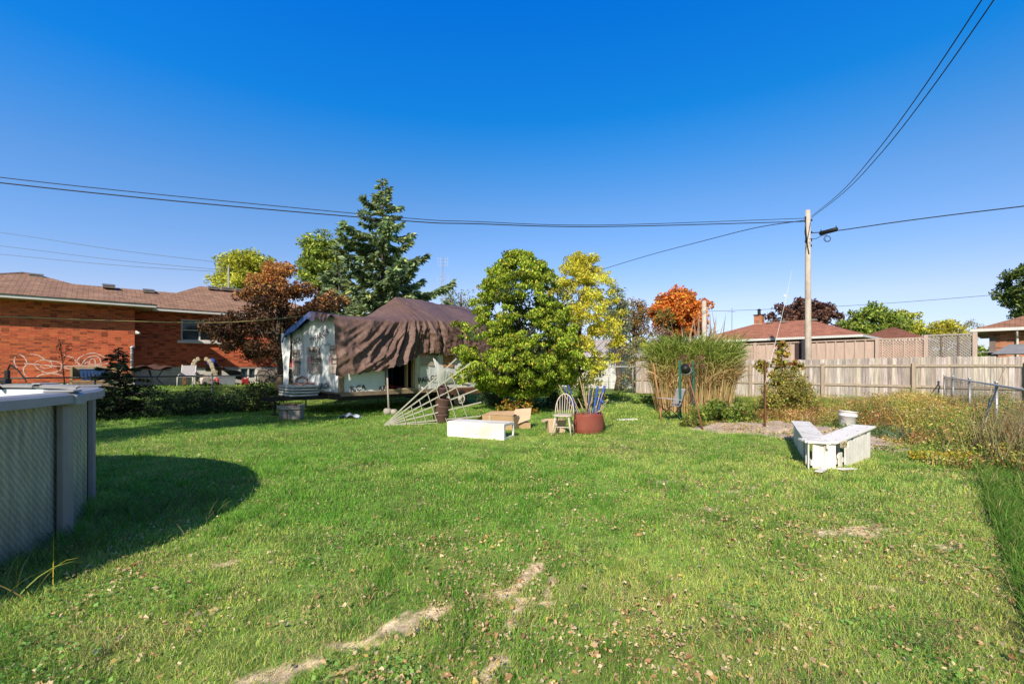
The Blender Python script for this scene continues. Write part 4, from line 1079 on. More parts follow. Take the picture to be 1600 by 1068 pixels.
CANE = mat('cane', (.55, .42, .27), (.40, .29, .18), 9, .8, .1, stretch=(1, 1, .2)); BLUE = mat('blue_plastic', (.06, .13, .52), (.045, .09, .38), 4, .45, .04)
rr = random.Random(3)
tan = [(900, 650), (912, 640), (918, 630), (924, 640), (930, 645), (906, 645), (938, 640), (893, 646), (921, 632), (915, 648), (873, 601), (893, 616), (905, 588), (909, 607), (914, 617), (921, 604), (930, 596), (938, 612), (943, 612), (951, 624), (948, 598), (899, 634), (916, 611), (903, 622), (926, 620), (911, 598), (895, 640), (934, 630), (946, 634), (907, 630)]
for i, (px, py) in enumerate(tan):
    e = P(px, py, 10.95 + rr.uniform(-.22, .22)) - pp; b = Vector((e.x * .32 + rr.uniform(-.08, .08), rr.uniform(-.12, .12), .32)); b.x = max(-.25, min(.25, b.x))
    mb = MB(); mb.tube([b, (b + e) / 2 + Vector((rr.uniform(-.01, .01), 0, 0)), e], [.011, .010, .008], 6); o = obj('garden_stake', mb, CANE, None, True); o.location = pp
    tag(o, 'tan cane stake standing in the red brown tub', 'stake', 'tan cane stakes in the red tub')
for px, py, r_, dd in ((881, 603, .014, .2), (888, 601, .014, .22), (922, 608, .012, 0), (934, 603, .030, -.05), (945, 602, .030, 0)):
    e = P(px, py, 10.95 + dd) - pp; b = Vector((max(-.24, min(.24, e.x * .45)), dd * .6, .32))
    mb = MB(); mb.tube([b, b.lerp(e, .3), b.lerp(e, .9), e], [r_ * .6, r_ * .8, r_, r_ * .8], 8); o = obj('blue_pole', mb, BLUE, None, True); o.location = pp
    tag(o, 'blue plastic pole standing among the stakes in the red tub', 'pole', 'blue poles in the red tub')
e = P(938, 624, 10.9) - pp; mb = MB(); mb.add([e + Vector(v) for v in ((-.05, 0, .05), (.02, 0, .07), (.06, .02, -.02), (.10, 0, -.09), (.02, .01, -.05), (-.07, 0, -.06))], [(0, 1, 2, 3, 4, 5)]); mb.prism([e + Vector(v) for v in ((-.06, .01, .05), (.03, .01, .06), (.05, .01, -.04), (-.05, .01, -.05))], (0, .02, 0)); o = obj('blue_flag', mb, BLUE); o.location = pp
tag(o, 'crumpled blue plastic scrap caught on the stakes in the red tub', 'scrap')
mb = MB(); mb.box((0, 0, .02), (.62, .16, .025)); o = obj('plank', mb, WP, bevel=.004); o.location = G(980, 656); o.rotation_euler = (0, 0, R(20)); tag(o, 'pale plank lying flat on the grass behind the red tub', 'plank')

# camp chair, green posts, leaning stake with pot
p = P(1047, 655, 13.5); p.z = 0
t = thing('camp_chair', 'folding camp chair with grey fabric seat facing left by the reeds', 'chair', p, R(8))
GF = mat('grey_fabric', (.44, .42, .46), (.34, .33, .37), 9, .9, .1)
mb = MB(); mb.grid(lambda s, v: (.30 - .50 * s, -.24 + .48 * v, .44 + .05 * (1 - s) * 0 - .04 * math.sin(PI * s) * 1 + .04 * s), 10, 6); obj('seat', mb, GF, t, True)
mb = MB(); mb.grid(lambda s, v: (.20 + .14 * s, -.25 + .5 * v, .46 + .46 * s - .0 + 0 * v), 8, 6); mb.grid(lambda s, v: (.215 + .14 * s, -.25 + .5 * v, .46 + .46 * s), 8, 6); obj('backrest', mb, GF, t, True)
mb = MB(); mb.box((.345, 0, .885), (.03, .52, .07), ry=R(16)); obj('head_band', mb, mat('pale_grey_fabric', (.60, .58, .60), (.52, .50, .52), 8, .9, .05), t, bevel=.01)
for s in (-1, 1):
    mb = MB(); mb.box((-.02, s * .28, .62), (.44, .07, .018), ry=R(4)); obj('armrest', mb, GF, t, bevel=.005)
for s in (-1, 1):
    mb = MB(); mb.tube([(-.24, s * .26, 0.0), (.24, s * .26, .44)], .011, 6); mb.tube([(.24, s * .26, 0.0), (-.24, s * .26, .44)], .011, 6); mb.tube([(-.22, s * .26, .42), (-.22, s * .27, .62)], .011, 6); mb.tube([(.2, s * .26, .40), (.36, s * .26, .94)], .011, 6)
    obj('leg_frame', mb, blk, t, True)
mb = MB(); mb.tube([(-.24, -.26, 0.01), (-.0, .0, .2), (-.24, .26, .42)], .010, 6); mb.tube([(-.24, .26, 0.01), (-.0, .0, .22), (-.24, -.26, .42)], .010, 6); obj('cross_frame', mb, blk, t, True)
GP = mat('green_post_paint', (.035, .17, .12), (.025, .12, .09), 8, .5, .05)
for px, y0, y1, d, lab in ((1063, 563, 655, 13.35, 'left green steel garden post beside the camp chair'), (1084.5, 565, 646, 14.6, 'right green steel garden post in front of the reeds')):
    b = P(px, y1, d); b.z = 0; hh = P(px, y0, d).z
    mb = MB(); mb.prism([(-.035, -.012, -.03), (-.022, .02, -.03), (.022, .02, -.03), (.035, -.012, -.03), (.028, -.016, -.03), (.018, .01, -.03), (-.018, .01, -.03), (-.028, -.016, -.03)], (0, 0, hh + .03))
    for k in range(int(hh / .1)): mb.box((0, .012, .1 + k * .1), (.02, .012, .03))
    o = obj('garden_post', mb, GP); o.location = b; o.rotation_euler = (0, R(-.8), 0); tag(o, lab, 'post')
b = G(1099, 672); top = P(1076, 590, 11.6)
mb = MB(); mb.tube([Vector((0, 0, -.03)), (top - b) * .5 + Vector((.012, 0, 0)), top - b], [.02, .019, .016], 8); o = obj('leaning_stake', mb, mat('red_brown_stake', (.33, .15, .09), (.22, .10, .06), 9, .85, .1), None, True); o.location = b; tag(o, 'red brown stake leaning left with a black pot hung on its top', 'stake')
t = thing('black_pot', 'black pot with pale rim hung upside down on the leaning stake', 'pot', P(1072.5, 579, 11.55), 0)
M = Matrix.Rotation(R(-42), 4, 'Y') @ Matrix.Rotation(R(40), 4, 'X')
mb = MB(); mb.lathe([(.001, .20), (.08, .195), (.10, .16), (.115, .0), (.105, .0), (.09, .15)], 22, M=M, cap_bottom=False); obj('body', mb, blk, t, True)
mb = MB(); mb.lathe([(.116, .02), (.128, .01), (.13, -.03), (.12, -.035), (.11, -.01)], 22, M=M, cap_bottom=False); obj('rim', mb, mat('grey_rim', (.26, .27, .26), (.2, .21, .2), 8, .6, .05), t, True)
b = G(1033, 657); mb = MB(); mb.tube([(0, 0, -.02), (-.03, 0, .34)], [.022, .02], 8); o = obj('short_stake', mb, mat('orange_wood', (.50, .25, .12), (.38, .18, .09), 9, .85, .1), None, True); o.location = b; tag(o, 'short orange wooden stake in front of the camp chair', 'stake')
b = P(1034, 650, 14.4); b.z = 0; mb = MB(); mb.tube([(0, 0, -.02), P(1021, 568, 14.6) - b], [.024, .02], 8); o = obj('tall_stake', mb, mat('orange_wood', (.50, .25, .12)), None, True); o.location = b; tag(o, 'tall orange wooden stake leaning at the left edge of the reeds', 'stake')
b = G(1195, 671); hh = P(1195, 563, b.y).z
mb = MB(); mb.bar((0, 0, -.03), (0, 0, hh), .055, .03); mb.bar((.02, .02, -.03), (.02, .02, hh), .02, .04); o = obj('rusty_stake', mb, RUST); o.location = b; tag(o, 'rusty upright steel stake in the vegetable bed', 'stake')
mb = MB(); q1 = P(1195, 600, b.y - .04) - b; q2 = P(1238, 420, 11.9) - b
mb.tube([q1, q1.lerp(q2, .3) + Vector((.015, 0, 0)), q1.lerp(q2, .7) + Vector((.02, 0, 0)), q2], [.006, .005, .004, .002], 6); o = obj('whip_rod', mb, mat('white_fibreglass', (.80, .78, .74), (.7, .68, .64), 4, .5, 0), None, True); o.location = b; tag(o, 'long thin white rod tied to the rusty stake, leaning right', 'rod')
q = P(1226, 462, 11.75); mb = MB(); mb.box((0, 0, 0), (.05, .02, .07), ry=R(20)); o = obj('rod_clip', mb, WHITE, bevel=.006); o.location = q; tag(o, 'tiny white clip near the top of the thin white rod', 'clip')

# white corner bench with vertical slats
A, B_, C_, D_ = Vector((5.82, 9.55, 0)), Vector((4.47, 6.98, 0)), Vector((4.87, 6.92, 0)), Vector((6.08, 7.8, 0)); Hb = .40
t = thing('corner_bench', 'broken white wooden corner bench with vertical slat sides at the edge of the bed', 'bench', B_)
iw = .30
def inward(p, q, ref=Vector((5.6, 8.6, 0))):
    d = (q - p).normalized(); n = Vector((-d.y, d.x, 0)); return n if n.dot(ref - p) > 0 else -n
for nm, p, q, ov0, ov1 in (('l', A, B_, .05, .0), ('m', B_, C_, .0, .0), ('r', C_, D_, .0, .12)):
    d = (q - p).normalized(); nn_ = inward(p, q); p2 = p - d * ov0; q2 = q + d * ov1
    zz = Hb + {'l': 0, 'm': -.0025, 'r': .003}[nm]
    rise = Vector((0, 0, .11 if nm == 'r' else 0)); mb = MB()
    for k, (o0, o1) in enumerate(((-.03, iw * .48), (iw * .52, iw)) if nm == 'm' else ((-.03, iw),)):
        ins = 0 if nm != 'm' else .0
        mb.prism([p2 + nn_ * o0 - B_ + Vector((0, 0, zz)), q2 + nn_ * o0 - B_ + rise + Vector((0, 0, zz)), q2 + nn_ * o1 - B_ + rise - d * (.1 * k if nm == 'l' else 0) + Vector((0, 0, zz)), p2 + nn_ * o1 - B_ + d * (.1 * k if nm == 'r' else 0) + Vector((0, 0, zz))], (0, 0, .032))
        obj('seat_board', mb, WP, t, bevel=.004); mb = MB()
def slats(p, q, n, skip=(), short=None, rise=0):
    d = (q - p); nn_ = inward(p, q); w_ = d.length / n; an = math.atan2(d.y, d.x)
    for i in range(n):
        if i in skip: continue
        c = p + d * ((i + .5) / n) + nn_ * .02 - B_; top = Hb - .012 + rise * (i + .2) / n - (short or {}).get(i, 0)
        mb = MB(); mb.box((c.x, c.y, (top - .01) / 2), (w_ * .95, .018, top + .01), an); obj('slat', mb, WP, t)
slats(A, B_, 17, skip=(12, 13, 15), short={16: .0})
slats(B_ + (C_ - B_) * .2, C_, 3)
slats(C_ + (D_ - C_) * .1, D_, 11, skip=(1,), short={0: .15, 2: .12, 4: .05, 5: .0, 7: .06, 9: .06}, rise=.11)
mb = MB()
for p, q in ((A, B_), (C_, D_)):
    nn_ = inward(p, q); mb.bar(p + nn_ * .06 - B_ + Vector((0, 0, .1)), q + nn_ * .06 - B_ + Vector((0, 0, .1)), .03, .07); mb.bar(p + nn_ * (iw - .04) - B_ + Vector((0, 0, Hb - .04)), q + nn_ * (iw - .04) - B_ + Vector((0, 0, Hb - .04)), .03, .06)
    for f in (.05, .5, .97): c = p.lerp(q, f) + nn_ * (iw - .06) - B_; mb.box((c.x, c.y, Hb / 2 - .02), (.05, .05, Hb - .03))
obj('inner_frame', mb, WP, t)
for p, q, r1 in ((A, B_, 0), (C_, D_, .11)):
    d = (q - p); nn_ = inward(p, q)
    for f in (.06, .35, .65, .94):
        for o_2 in (.03, iw - .05): c = p + d * f + nn_ * o_2 - B_; mb = MB(); mb.lathe([(.009, 0), (.009, .003), (.001, .004)], 8, (c.x, c.y, Hb + .034 + r1 * f)); obj('screw', mb, RUST, t)
for (a, b, lab) in (((1296, 727), (1279, 745), 'broken white slat fallen on the grass in front of the corner bench'), ((1334, 733), (1312, 738), 'small white offcut on the grass by the right slats of the corner bench')):
    p, q = G(*a), G(*b); c = (p + q) / 2; mb = MB(); mb.box((0, 0, .035), ((q - p).length, .09, .016), 0, ry=R(-5)); o = obj('fallen_slat', mb, WP); o.location = c; o.rotation_euler = (0, 0, math.atan2((q - p).y, (q - p).x)); tag(o, lab, 'slat')
b = P(1323, 672, 11.2); b.z = 0.06
t = thing('white_bucket', 'white plastic bucket standing on the bed behind the corner bench', 'bucket', b)
wb_ = mat('bucket_white', (.80, .79, .80), (.72, .71, .72), 3, .4, .02)
Mt = Matrix.Rotation(R(5), 4, 'Y')
mb = MB(); mb.lathe([(.155, 0), (.16, .01), (.185, .29), (.20, .295), (.20, .315), (.19, .32), (.194, .40), (.205, .405), (.203, .42), (.18, .42), (.15, .03)], 32, M=Mt); mb.lathe([(.178, .37), (.001, .37)], 24, M=Mt, cap_bottom=False); obj('body', mb, wb_, t, True)
mb = MB(); mb.tube([Mt @ Vector((.2 * math.cos(a), -.2 * math.sin(a) * .75, .33 - .2 * math.sin(a))) for a in np.linspace(0, PI, 16)], .005, 6); obj('handle', mb, VENT, t, True)
# bamboo canes leaning on the chain link fence
for a, b, d1, lab in (((1511, 717), (1571, 571), 9.3, 'longer bamboo cane leaning on the right chain link fence'), ((1527, 712), (1549, 606), 9.0, 'shorter bamboo cane beside the longer one against the right fence')):
    p = G(*a); e = P(*b, d1) - p; mb = MB(); mb.tube([Vector((0, 0, -.02)), e * .5 + Vector((.02, 0, -.02)), e], [.016, .014, .011], 8); o = obj('bamboo_cane', mb, mat('bamboo', (.68, .52, .33), (.55, .40, .24), 8, .6, .05, stretch=(1, 1, .3)), None, True); o.location = p; tag(o, lab, 'cane')

# ------------------------------------------------------------------ the neighbour's patio things along the brick house
def LP(px, n, z=None):
    u = ULP(px, n); p = L(u, n); p.z = float(gh(p.x, p.y)) if z is None else z; return p
p = LP(152, 23.9)
t = thing('wooden_shelf', 'pale wooden bench shelf against the brick wall holding a blue bin', 'shelf', p, LA)
mb = MB(); mb.box((0, 0, .30), (1.5, .5, .05)); mb.box((-.72, 0, .42), (.07, .5, .84)); mb.box((.72, 0, .15), (.07, .5, .28)); mb.box((0, .25, .62), (1.5, .04, .5)); obj('frame', mb, LUMBER, t); mb = MB(); mb.box((0, -.23, .13), (1.36, .03, .24)); obj('front_board', mb, WOOD, t)
t2 = thing('blue_bin', 'blue plastic storage bin on the pale wooden shelf', 'bin', p + Vector((-.1, -.05, .33)), LA)
mb = MB(); mb.add([(-.34, -.2, 0), (.34, -.2, 0), (.34, .2, 0), (-.34, .2, 0), (-.4, -.24, .40), (.4, -.24, .40), (.4, .24, .40), (-.4, .24, .40)], [(3, 2, 1, 0), (0, 1, 5, 4), (1, 2, 6, 5), (2, 3, 7, 6), (3, 0, 4, 7)])
for i in range(7): mb.box((-.3 + .1 * i, -.232, .2), (.02, .012, .3))
obj('body', mb, mat('bin_blue', (.05, .10, .28), (.035, .07, .2), 6, .5, .05), t2); mb = MB(); mb.box((0, 0, .415), (.84, .52, .03)); obj('rim', mb, mat('bin_blue_dark', (.10, .16, .34), (.07, .12, .26), 6, .5, .05), t2, bevel=.008)
# arched beige slide
p = LP(316, 24.6)
t = thing('beige_slide', 'beige plastic play slide with an arched top beside the patio', 'slide', p, LA - R(10))
SL = mat('beige_plastic', (.50, .43, .31), (.42, .36, .26), 5, .6, .05)
for x0 in (-.28, .30):
    mb = MB()
    path = [Vector((x0 - .16 if x0 < 0 else x0 + .22, 0, .42)), Vector((x0 - .08 if x0 < 0 else x0 + .1, 0, .75)), Vector((x0 - .02 if x0 < 0 else x0 + .03, 0, 1.02)), Vector((x0 * .75, 0, 1.16)), Vector((x0 * .3, 0, 1.20))]
    for a, b in zip(path[:-1], path[1:]): mb.bar(a, b, .46, .17, up=(0, 1, 0) if False else (0, 0, 1))
    obj('chute', mb, SL, t, bevel=.03)
mb = MB(); mb.box((0, .2, .25), (.5, .3, .5)); obj('base', mb, SL, t, bevel=.03)
p = LP(316, 25.3)
t = thing('wooden_table', 'brown wooden table behind the beige slide', 'table', p, LA)
BW = mat('brown_table_wood', (.28, .15, .08), (.18, .10, .055), 6, .7, .1, stretch=(.3, 1, 1))
mb = MB(); mb.box((0, 0, .82), (1.5, .6, .06)); obj('table_top', mb, BW, t)
for sx in (-1, 1):
    for sy in (-1, 1): mb = MB(); mb.box((sx * .68, sy * .24, .4), (.08, .08, .79)); obj('leg', mb, BW, t)
p = LP(292, 23.7)
t = thing('patio_chair', 'white tubular patio chair in front of the wooden table', 'chair', p, LA + R(160))
for s in (-1, 1):
    mb = MB(); mb.tube([(s * .27, .3, 0), (s * .27, .26, .42), (s * .27, -.2, .60), (s * .27, -.24, 0)], .02, 8); mb.tube([(s * .25, -.2, .4), (s * .25, -.36, .92)], .02, 8); obj('side_frame', mb, WHITE, t, True)
mb = MB(); mb.box((0, .04, .41), (.52, .5, .03)); obj('seat', mb, GF, t, bevel=.01); mb = MB(); mb.box((0, -.29, .68), (.5, .03, .44), rx=R(16)); obj('backrest', mb, GF, t, bevel=.01)
p = LP(353, 23.9); t = thing('storage_bin', 'grey lidded storage bin on the patio left of the white foundation', 'bin', p, LA)
mb = MB(); mb.box((0, 0, .19), (.66, .42, .38)); obj('body', mb, mat('bin_grey', (.26, .28, .33), (.2, .215, .26), 6, .5, .05), t, bevel=.02); mb = MB(); mb.box((0, 0, .395), (.70, .46, .04)); obj('lid', mb, mat('bin_lid_grey', (.36, .38, .43), (.28, .3, .34), 6, .5, .05), t, bevel=.012)
p = LP(340, 23.8); mb = MB(); mb.lathe([(.10, 0), (.12, .02), (.12, .3), (.06, .36), (.05, .4)], 16, cap_top=True); o = obj('red_canister', mb, mat('red_plastic', (.45, .04, .035), (.34, .03, .03), 6, .45, .05), None, True); o.location = p; tag(o, 'red canister left of the grey storage bin', 'canister')
p = LP(383, 24.4); mb = MB(); mb.box((0, 0, .14), (.26, .18, .28)); mb.tube([(-.08, 0, .27), (-.05, 0, .34), (.05, 0, .34), (.08, 0, .27)], .02, 6); mb.tube([(.1, 0, .27), (.17, 0, .35)], .022, 6); o = obj('fuel_can', mb, mat('red_plastic', (.45, .04, .035)), None, False, .02); o.location = p; o.rotation_euler = (0, 0, LA); tag(o, 'red fuel can below the basement window', 'fuel can')
p = LP(325, 23.6); t = thing('toy_car', 'red and white ride on toy car in front of the wooden table', 'toy', p, LA + R(15))
mb = MB(); mb.prism([(-.3, -.15, .1), (.3, -.15, .1), (.32, -.15, .22), (.1, -.15, .26), (-.02, -.15, .4), (-.26, -.15, .38), (-.32, -.15, .22)], (0, .3, 0)); obj('body', mb, mat('toy_white', (.68, .62, .58), (.5, .42, .38), 6, .5, .05), t, bevel=.02)
mb = MB(); mb.box((.12, 0, .26), (.26, .32, .05), ry=R(6)); obj('bonnet', mb, mat('red_plastic', (.45, .04, .035)), t, bevel=.015)
for sx in (-1, 1):
    for sy in (-1, 1): mb = MB(); mb.lathe([(.09, -.03), (.1, 0), (.09, .03)], 14, M=Matrix.Translation((sx * .2, sy * .16, .1)) @ Matrix.Rotation(R(90), 4, 'X'), cap_top=True); obj('wheel', mb, blk, t, True)
p = LP(331, 25.2); mb = MB(); mb.lathe([(.19 * math.sin(a), -.19 * math.cos(a)) for a in np.linspace(.05, PI - .05, 12)], 18, cap_top=True); o = obj('ball', mb, BLUE, None, True); o.location = p + Vector((0, 0, 1.04)); tag(o, 'blue ball on the right end of the brown wooden table', 'ball')
mb = MB(); p = LP(352, 25.4); mb.grid(lambda s, v: ((s - .5) * 1.5, (v - .5) * .7, .95 - .55 * s * s + .08 * math.sin(s * 9 + v * 4) - .25 * v), 18, 10); o = obj('navy_cover', mb, mat('navy_sheet', (.04, .06, .11), (.03, .04, .07), 6, .5, .2), smooth=True); o.location = p; o.rotation_euler = (0, 0, LA); tag(o, 'dark navy sheet thrown over things right of the blue ball', 'cover')
p = LP(240, 24.0); t = thing('patio_table', 'dark brown round patio table against the shaded foundation', 'table', p, LA)
mb = MB(); mb.lathe([(.58, .70), (.6, .71), (.6, .73), (.001, .74)], 24, cap_bottom=False); mb.lathe([(.001, .69), (.59, .70)], 24, cap_bottom=False); obj('table_top', mb, STEEL, t, True)
mb = MB()
for k in range(3): a = k * 2.1; mb.tube([(.4 * math.cos(a), .4 * math.sin(a), 0), (.1 * math.cos(a), .1 * math.sin(a), .35), (.3 * math.cos(a), .3 * math.sin(a), .70)], .02, 6)
obj('leg_frame', mb, STEEL, t, True)
mb = MB(); mb.grid(lambda s, v: ((s - .5) * 1.2, (v - .5) * .8, .05 + .1 * math.sin(s * 8 + v * 5) * math.sin(PI * s) + .05 * math.sin(v * 11)), 16, 10); o = obj('brown_cloth', mb, mat('dark_brown_cloth', (.10, .05, .04), (.06, .03, .025), 7, .9, .2), smooth=True); o.location = p + Vector((0, 0, .76)); o.rotation_euler = (0, 0, LA); tag(o, 'dark brown cloth heaped on the round patio table', 'cloth')
# grey board and bicycle against the foundation
mb = MB(); p = LP(432, 26.0); mb.box((0, 0, .36), (1.7, .04, .72), rx=R(-6)); o = obj('grey_board', mb, mat('grey_brown_board', (.30, .25, .22), (.2, .17, .15), 5, .9, .15)); o.location = p; o.rotation_euler = (0, 0, LA); tag(o, 'grey brown board leaning on the foundation behind the bicycle', 'board')
p = LP(428, 25.7); t = thing('bicycle', 'dark bicycle leaning against the board by the foundation', 'bicycle', p, LA)
for x in (-.5, .5):
    M = Matrix.Translation((x, 0, .33)) @ Matrix.Rotation(R(90), 4, 'X')
    mb = MB(); mb.tube([M @ Vector((.31 * math.cos(a), .31 * math.sin(a), 0)) for a in np.linspace(0, 2 * PI, 28)], .022, 6); wl = obj('wheel', mb, blk, t, True)
    mb = MB()
    for k in range(10): a = k * PI / 5; mb.bar(M @ Vector((0, 0, 0)), M @ Vector((.3 * math.cos(a), .3 * math.sin(a), 0)), .006, .006)
    obj('spokes', mb, VENT, wl)
mb = MB(); mb.tube([(-.5, 0, .33), (-.08, 0, .3), (-.2, 0, .78), (-.5, 0, .33)], .018, 6); mb.tube([(-.08, 0, .3), (.36, 0, .74), (-.18, 0, .70)], .018, 6); mb.tube([(.5, 0, .33), (.36, 0, .74), (.33, 0, .9)], .018, 6); obj('frame', mb, STEEL, t, True)
mb = MB(); mb.tube([(.33, 0, .9), (.36, .0, .96), (.36, -.25, .98), (.26, -.27, .97)], .014, 6); mb.tube([(.36, .0, .96), (.36, .25, .98)], .014, 6); obj('handlebar', mb, STEEL, t, True)
mb = MB(); mb.prism([(-.34, -.07, .82), (-.08, -.02, .82), (-.08, .02, .82), (-.34, .07, .82)], (0, 0, .05)); obj('saddle', mb, blk, t, bevel=.02)
# ------------------------------------------------------------------ chain link fences
GALV = mat('galvanised', (.55, .56, .57), (.42, .43, .44), 8, .4, .05, .5)
DKG = mat('old_galvanised', (.16, .16, .16), (.09, .09, .09), 8, .6, .05, .3)
def chain_link(name, label, pts, ht, post_ts, m, step=.085, wire_r=.0015, rail_r=.021, group=None, post_r=.026):
    """pts: two ground points; posts at distances post_ts from the first"""
    a, b = Vector(pts[0]), Vector(pts[1]); d = b - a; Ln = d.length; an = math.atan2(d.y, d.x)
    t = thing(name, label, 'fence', a, an, group)
    for x in post_ts:
        mb = MB(); mb.tube([(x, 0, -.05), (x, 0, ht + .02)], post_r, 10); mb.lathe([(post_r * 1.25, 0), (post_r * 1.3, .03), (.012, .055)], 10, (x, 0, ht + .01)); obj('post', mb, m, t, True)
    mb = MB(); mb.tube([(0, -.0, ht - .03), (Ln, 0, ht - .03)], rail_r, 8); obj('top_rail', mb, m, t, True)
    mb = MB(); x = -ht
    while x < Ln:
        for s in (0, 1):
            x0, x1 = x, x + ht; z0, z1 = (.03, ht - .05) if s == 0 else (ht - .05, .03)
            if x0 < 0: z0 = z0 + (z1 - z0) * (-x0 / ht); x0 = 0
            if x1 > Ln: z1 = z1 - (z1 - z0) * ((x1 - Ln) / max(x1 - x0, 1e-6)); x1 = Ln
            if x1 - x0 > .02: mb.tube([(x0, .03 + .003 * s, z0), (x1, .03 + .003 * s, z1)], wire_r, 3, caps=False)
        x += step
    obj('mesh_panel', mb, DKG, t)
    return t
def nf(u): return .05 + .165 * (u - 11)
ua, ub = 8.6, 22.7
a, b = L(ua, nf(ua)), L(ub, nf(ub)); Lr = (b - a).length
def at_px(px):                     # distance along the right fence seen at photo column px
    best = min(np.linspace(ua, ub, 800), key=lambda u: abs(800 + F * L(u, nf(u)).x / L(u, nf(u)).y - px)); return (L(best, nf(best)) - a).length
chain_link('chain_link_fence', 'galvanised chain link fence with round top rail at the right edge of the yard', (a, b), 1.22, [at_px(1557), at_px(1515), at_px(1489), Lr, 0.4], GALV)
a, b = L(-6.5, 18.75), L(16, 18.75)
chain_link('chain_link_fence', 'old dark chain link fence along the left neighbour behind the shrubs', (a, b), 1.27, [.2, 3.3, 6.4, 9.4, 12.5, 15.5, 18.6, 21.6], DKG, step=.11, rail_r=.022)
a, b = L(23, 14.9), L(23, 24)
chain_link('chain_link_fence', 'pale chain link fence at the back of the yard before the white garage', (a, b), 1.6, [.3, 2.0, 5.0, 8.0], GALV, step=.12)

# ------------------------------------------------------------------ weathered board fence
WF = mat('fence_board_grey', (.62, .53, .46), (.40, .33, .29), 7, .95, .35, stretch=(2.2, 2.2, .18), dirt=(.30, .26, .24))
WF2 = mat('fence_post_tan', (.50, .42, .34), (.36, .29, .23), 7, .95, .3, stretch=(2, 2, .25))
uF = 23.0; n0, n1 = -.15, 15.0
t = thing('board_fence', 'long weathered grey board fence with rails and posts across the back', 'fence', L(uF, n0), LA + R(90))
rng = np.random.default_rng(12); x = 0.0; mb = MB()
while x < n1 - n0:
    w_ = .14 + rng.uniform(-.004, .006); h_ = 1.86 + rng.uniform(-.02, .02) + .03 * math.sin(x * .7) 
    mb.box((x + w_ / 2, -.035 + rng.uniform(-.004, .004), h_ / 2 + .03), (w_ - .008, .018, h_), rx=R(rng.uniform(-.4, .4)), col=tuple(np.array([.50, .455, .425]) * rng.uniform(.74, 1.16) * np.array([1, rng.uniform(.94, 1.02), rng.uniform(.9, 1.04)]))); x += w_
WFA = mat_attr('fence_boards', .95, 0, .1, noise=.5, nscale=8, bump=.3)
WFA.node_tree.nodes['Mapping'].inputs['Scale'].default_value = (2.4, 2.4, .16)
obj('boards', mb, WFA, t, attr=True)
for z, hh_ in ((1.60, .09), (.82, .09), (.10, .09)):
    mb = MB(); mb.box(((n1 - n0) / 2, 0.0, z), (n1 - n0, .042, hh_)); obj('rail', mb, WF2, t)
for n in (0.0, 2.85, 5.79, 8.71, 11.63, 14.55):
    mb = MB(); mb.box((n - n0, .045, .85), (.10, .10, 1.74)); obj('post', mb, WF2, t, bevel=.004)
mb = MB(); mb.box((.02, -.01, .97), (.14, .13, 1.95)); obj('corner_post', mb, mat('corner_post_brown', (.30, .19, .13), (.2, .12, .08), 7, .9, .2, stretch=(2, 2, .25)), t)
# tall privacy fence with lattice
PF = mat('privacy_panel', (.60, .47, .40), (.47, .36, .30), 6, .9, .15, stretch=(2, 2, .3)); PF2 = mat('privacy_grey', (.42, .38, .36), (.32, .29, .27), 6, .9, .15, stretch=(2, 2, .3))
uT, m0, m1, hT = 24.6, 1.3, 12.2, 2.74
t = thing('privacy_fence', 'taller pinkish privacy fence with lattice panels behind the board fence', 'fence', L(uT, m0), LA + R(90))
def nT(px): return (lambda r: (UX * uT - r * UY * uT) / (UY + r * UX))((px - 800) / F) - m0
xa, xb, xc = nT(1447), nT(1371), nT(1256)
mb = MB(); mb.box(((xb + m1 - m0) / 2, -.03, hT / 2 - .05), (m1 - m0 - xb, .02, hT - .1)); obj('panel', mb, PF, t)
mb = MB(); x = xb + .05
while x < m1 - m0: mb.box((x, 0, hT / 2), (.05, .035, hT - .1)); x += .36
obj('battens', mb, PF, t)
mb = MB(); mb.box(((xa + m1 - m0) / 2, .0, hT - .02), (m1 - m0 - xa, .09, .05)); obj('cap_rail', mb, PF, t); mb = MB(); mb.box((xa / 2, .0, hT + .06), (xa + .1, .10, .06)); obj('cap_rail', mb, PF2, t)
def lattice(x0, x1, z0, z1, m, step=.105):
    mb = MB(); w_ = .042
    for s in (0, 1):
        c = x0 - (z1 - z0)
        while c < x1:
            p = [c, z0] if s == 0 else [c, z1]; q = [c + (z1 - z0), z1] if s == 0 else [c + (z1 - z0), z0]
            if p[0] < x0: f = (x0 - p[0]) / (q[0] - p[0]); p = [x0, p[1] + (q[1] - p[1]) * f]
            if q[0] > x1: f = (x1 - p[0]) / (q[0] - p[0]); q = [x1, p[1] + (q[1] - p[1]) * f]
            if q[0] - p[0] > .03: mb.bar((p[0], .012 - .014 * s, p[1]), (q[0], .012 - .014 * s, q[1]), .008, w_, up=(0, 0, 1))
            c += step
    return obj('lattice', mb, m, t)
lattice(xa + .05, xb - .05, 1.6, hT - .05, PF); lattice(.05, xa - .05, 1.6, hT + .02, PF2)
mb = MB(); x = xa + .3
while x < xb: mb.box((x, .02, 2.15), (.04, .03, 1.1)); x += .36
obj('battens', mb, PF, t)
mb = MB(); x = .45
while x < xa - .1: mb.box((x, .02, 2.15), (.055, .045, 1.2)); x += .48
obj('battens', mb, mat('dark_frame_wood', (.22, .18, .16), (.15, .12, .11), 6, .9, .1), t)
for x, hh_ in ((0, hT + .12), (xa, hT + .08), (xb, hT + .02), (xc, hT + .08), (nT(1180), hT + .02)):
    mb = MB(); mb.box((x, .02, hh_ / 2), (.13, .12, hh_)); obj('post', mb, PF, t, bevel=.004)
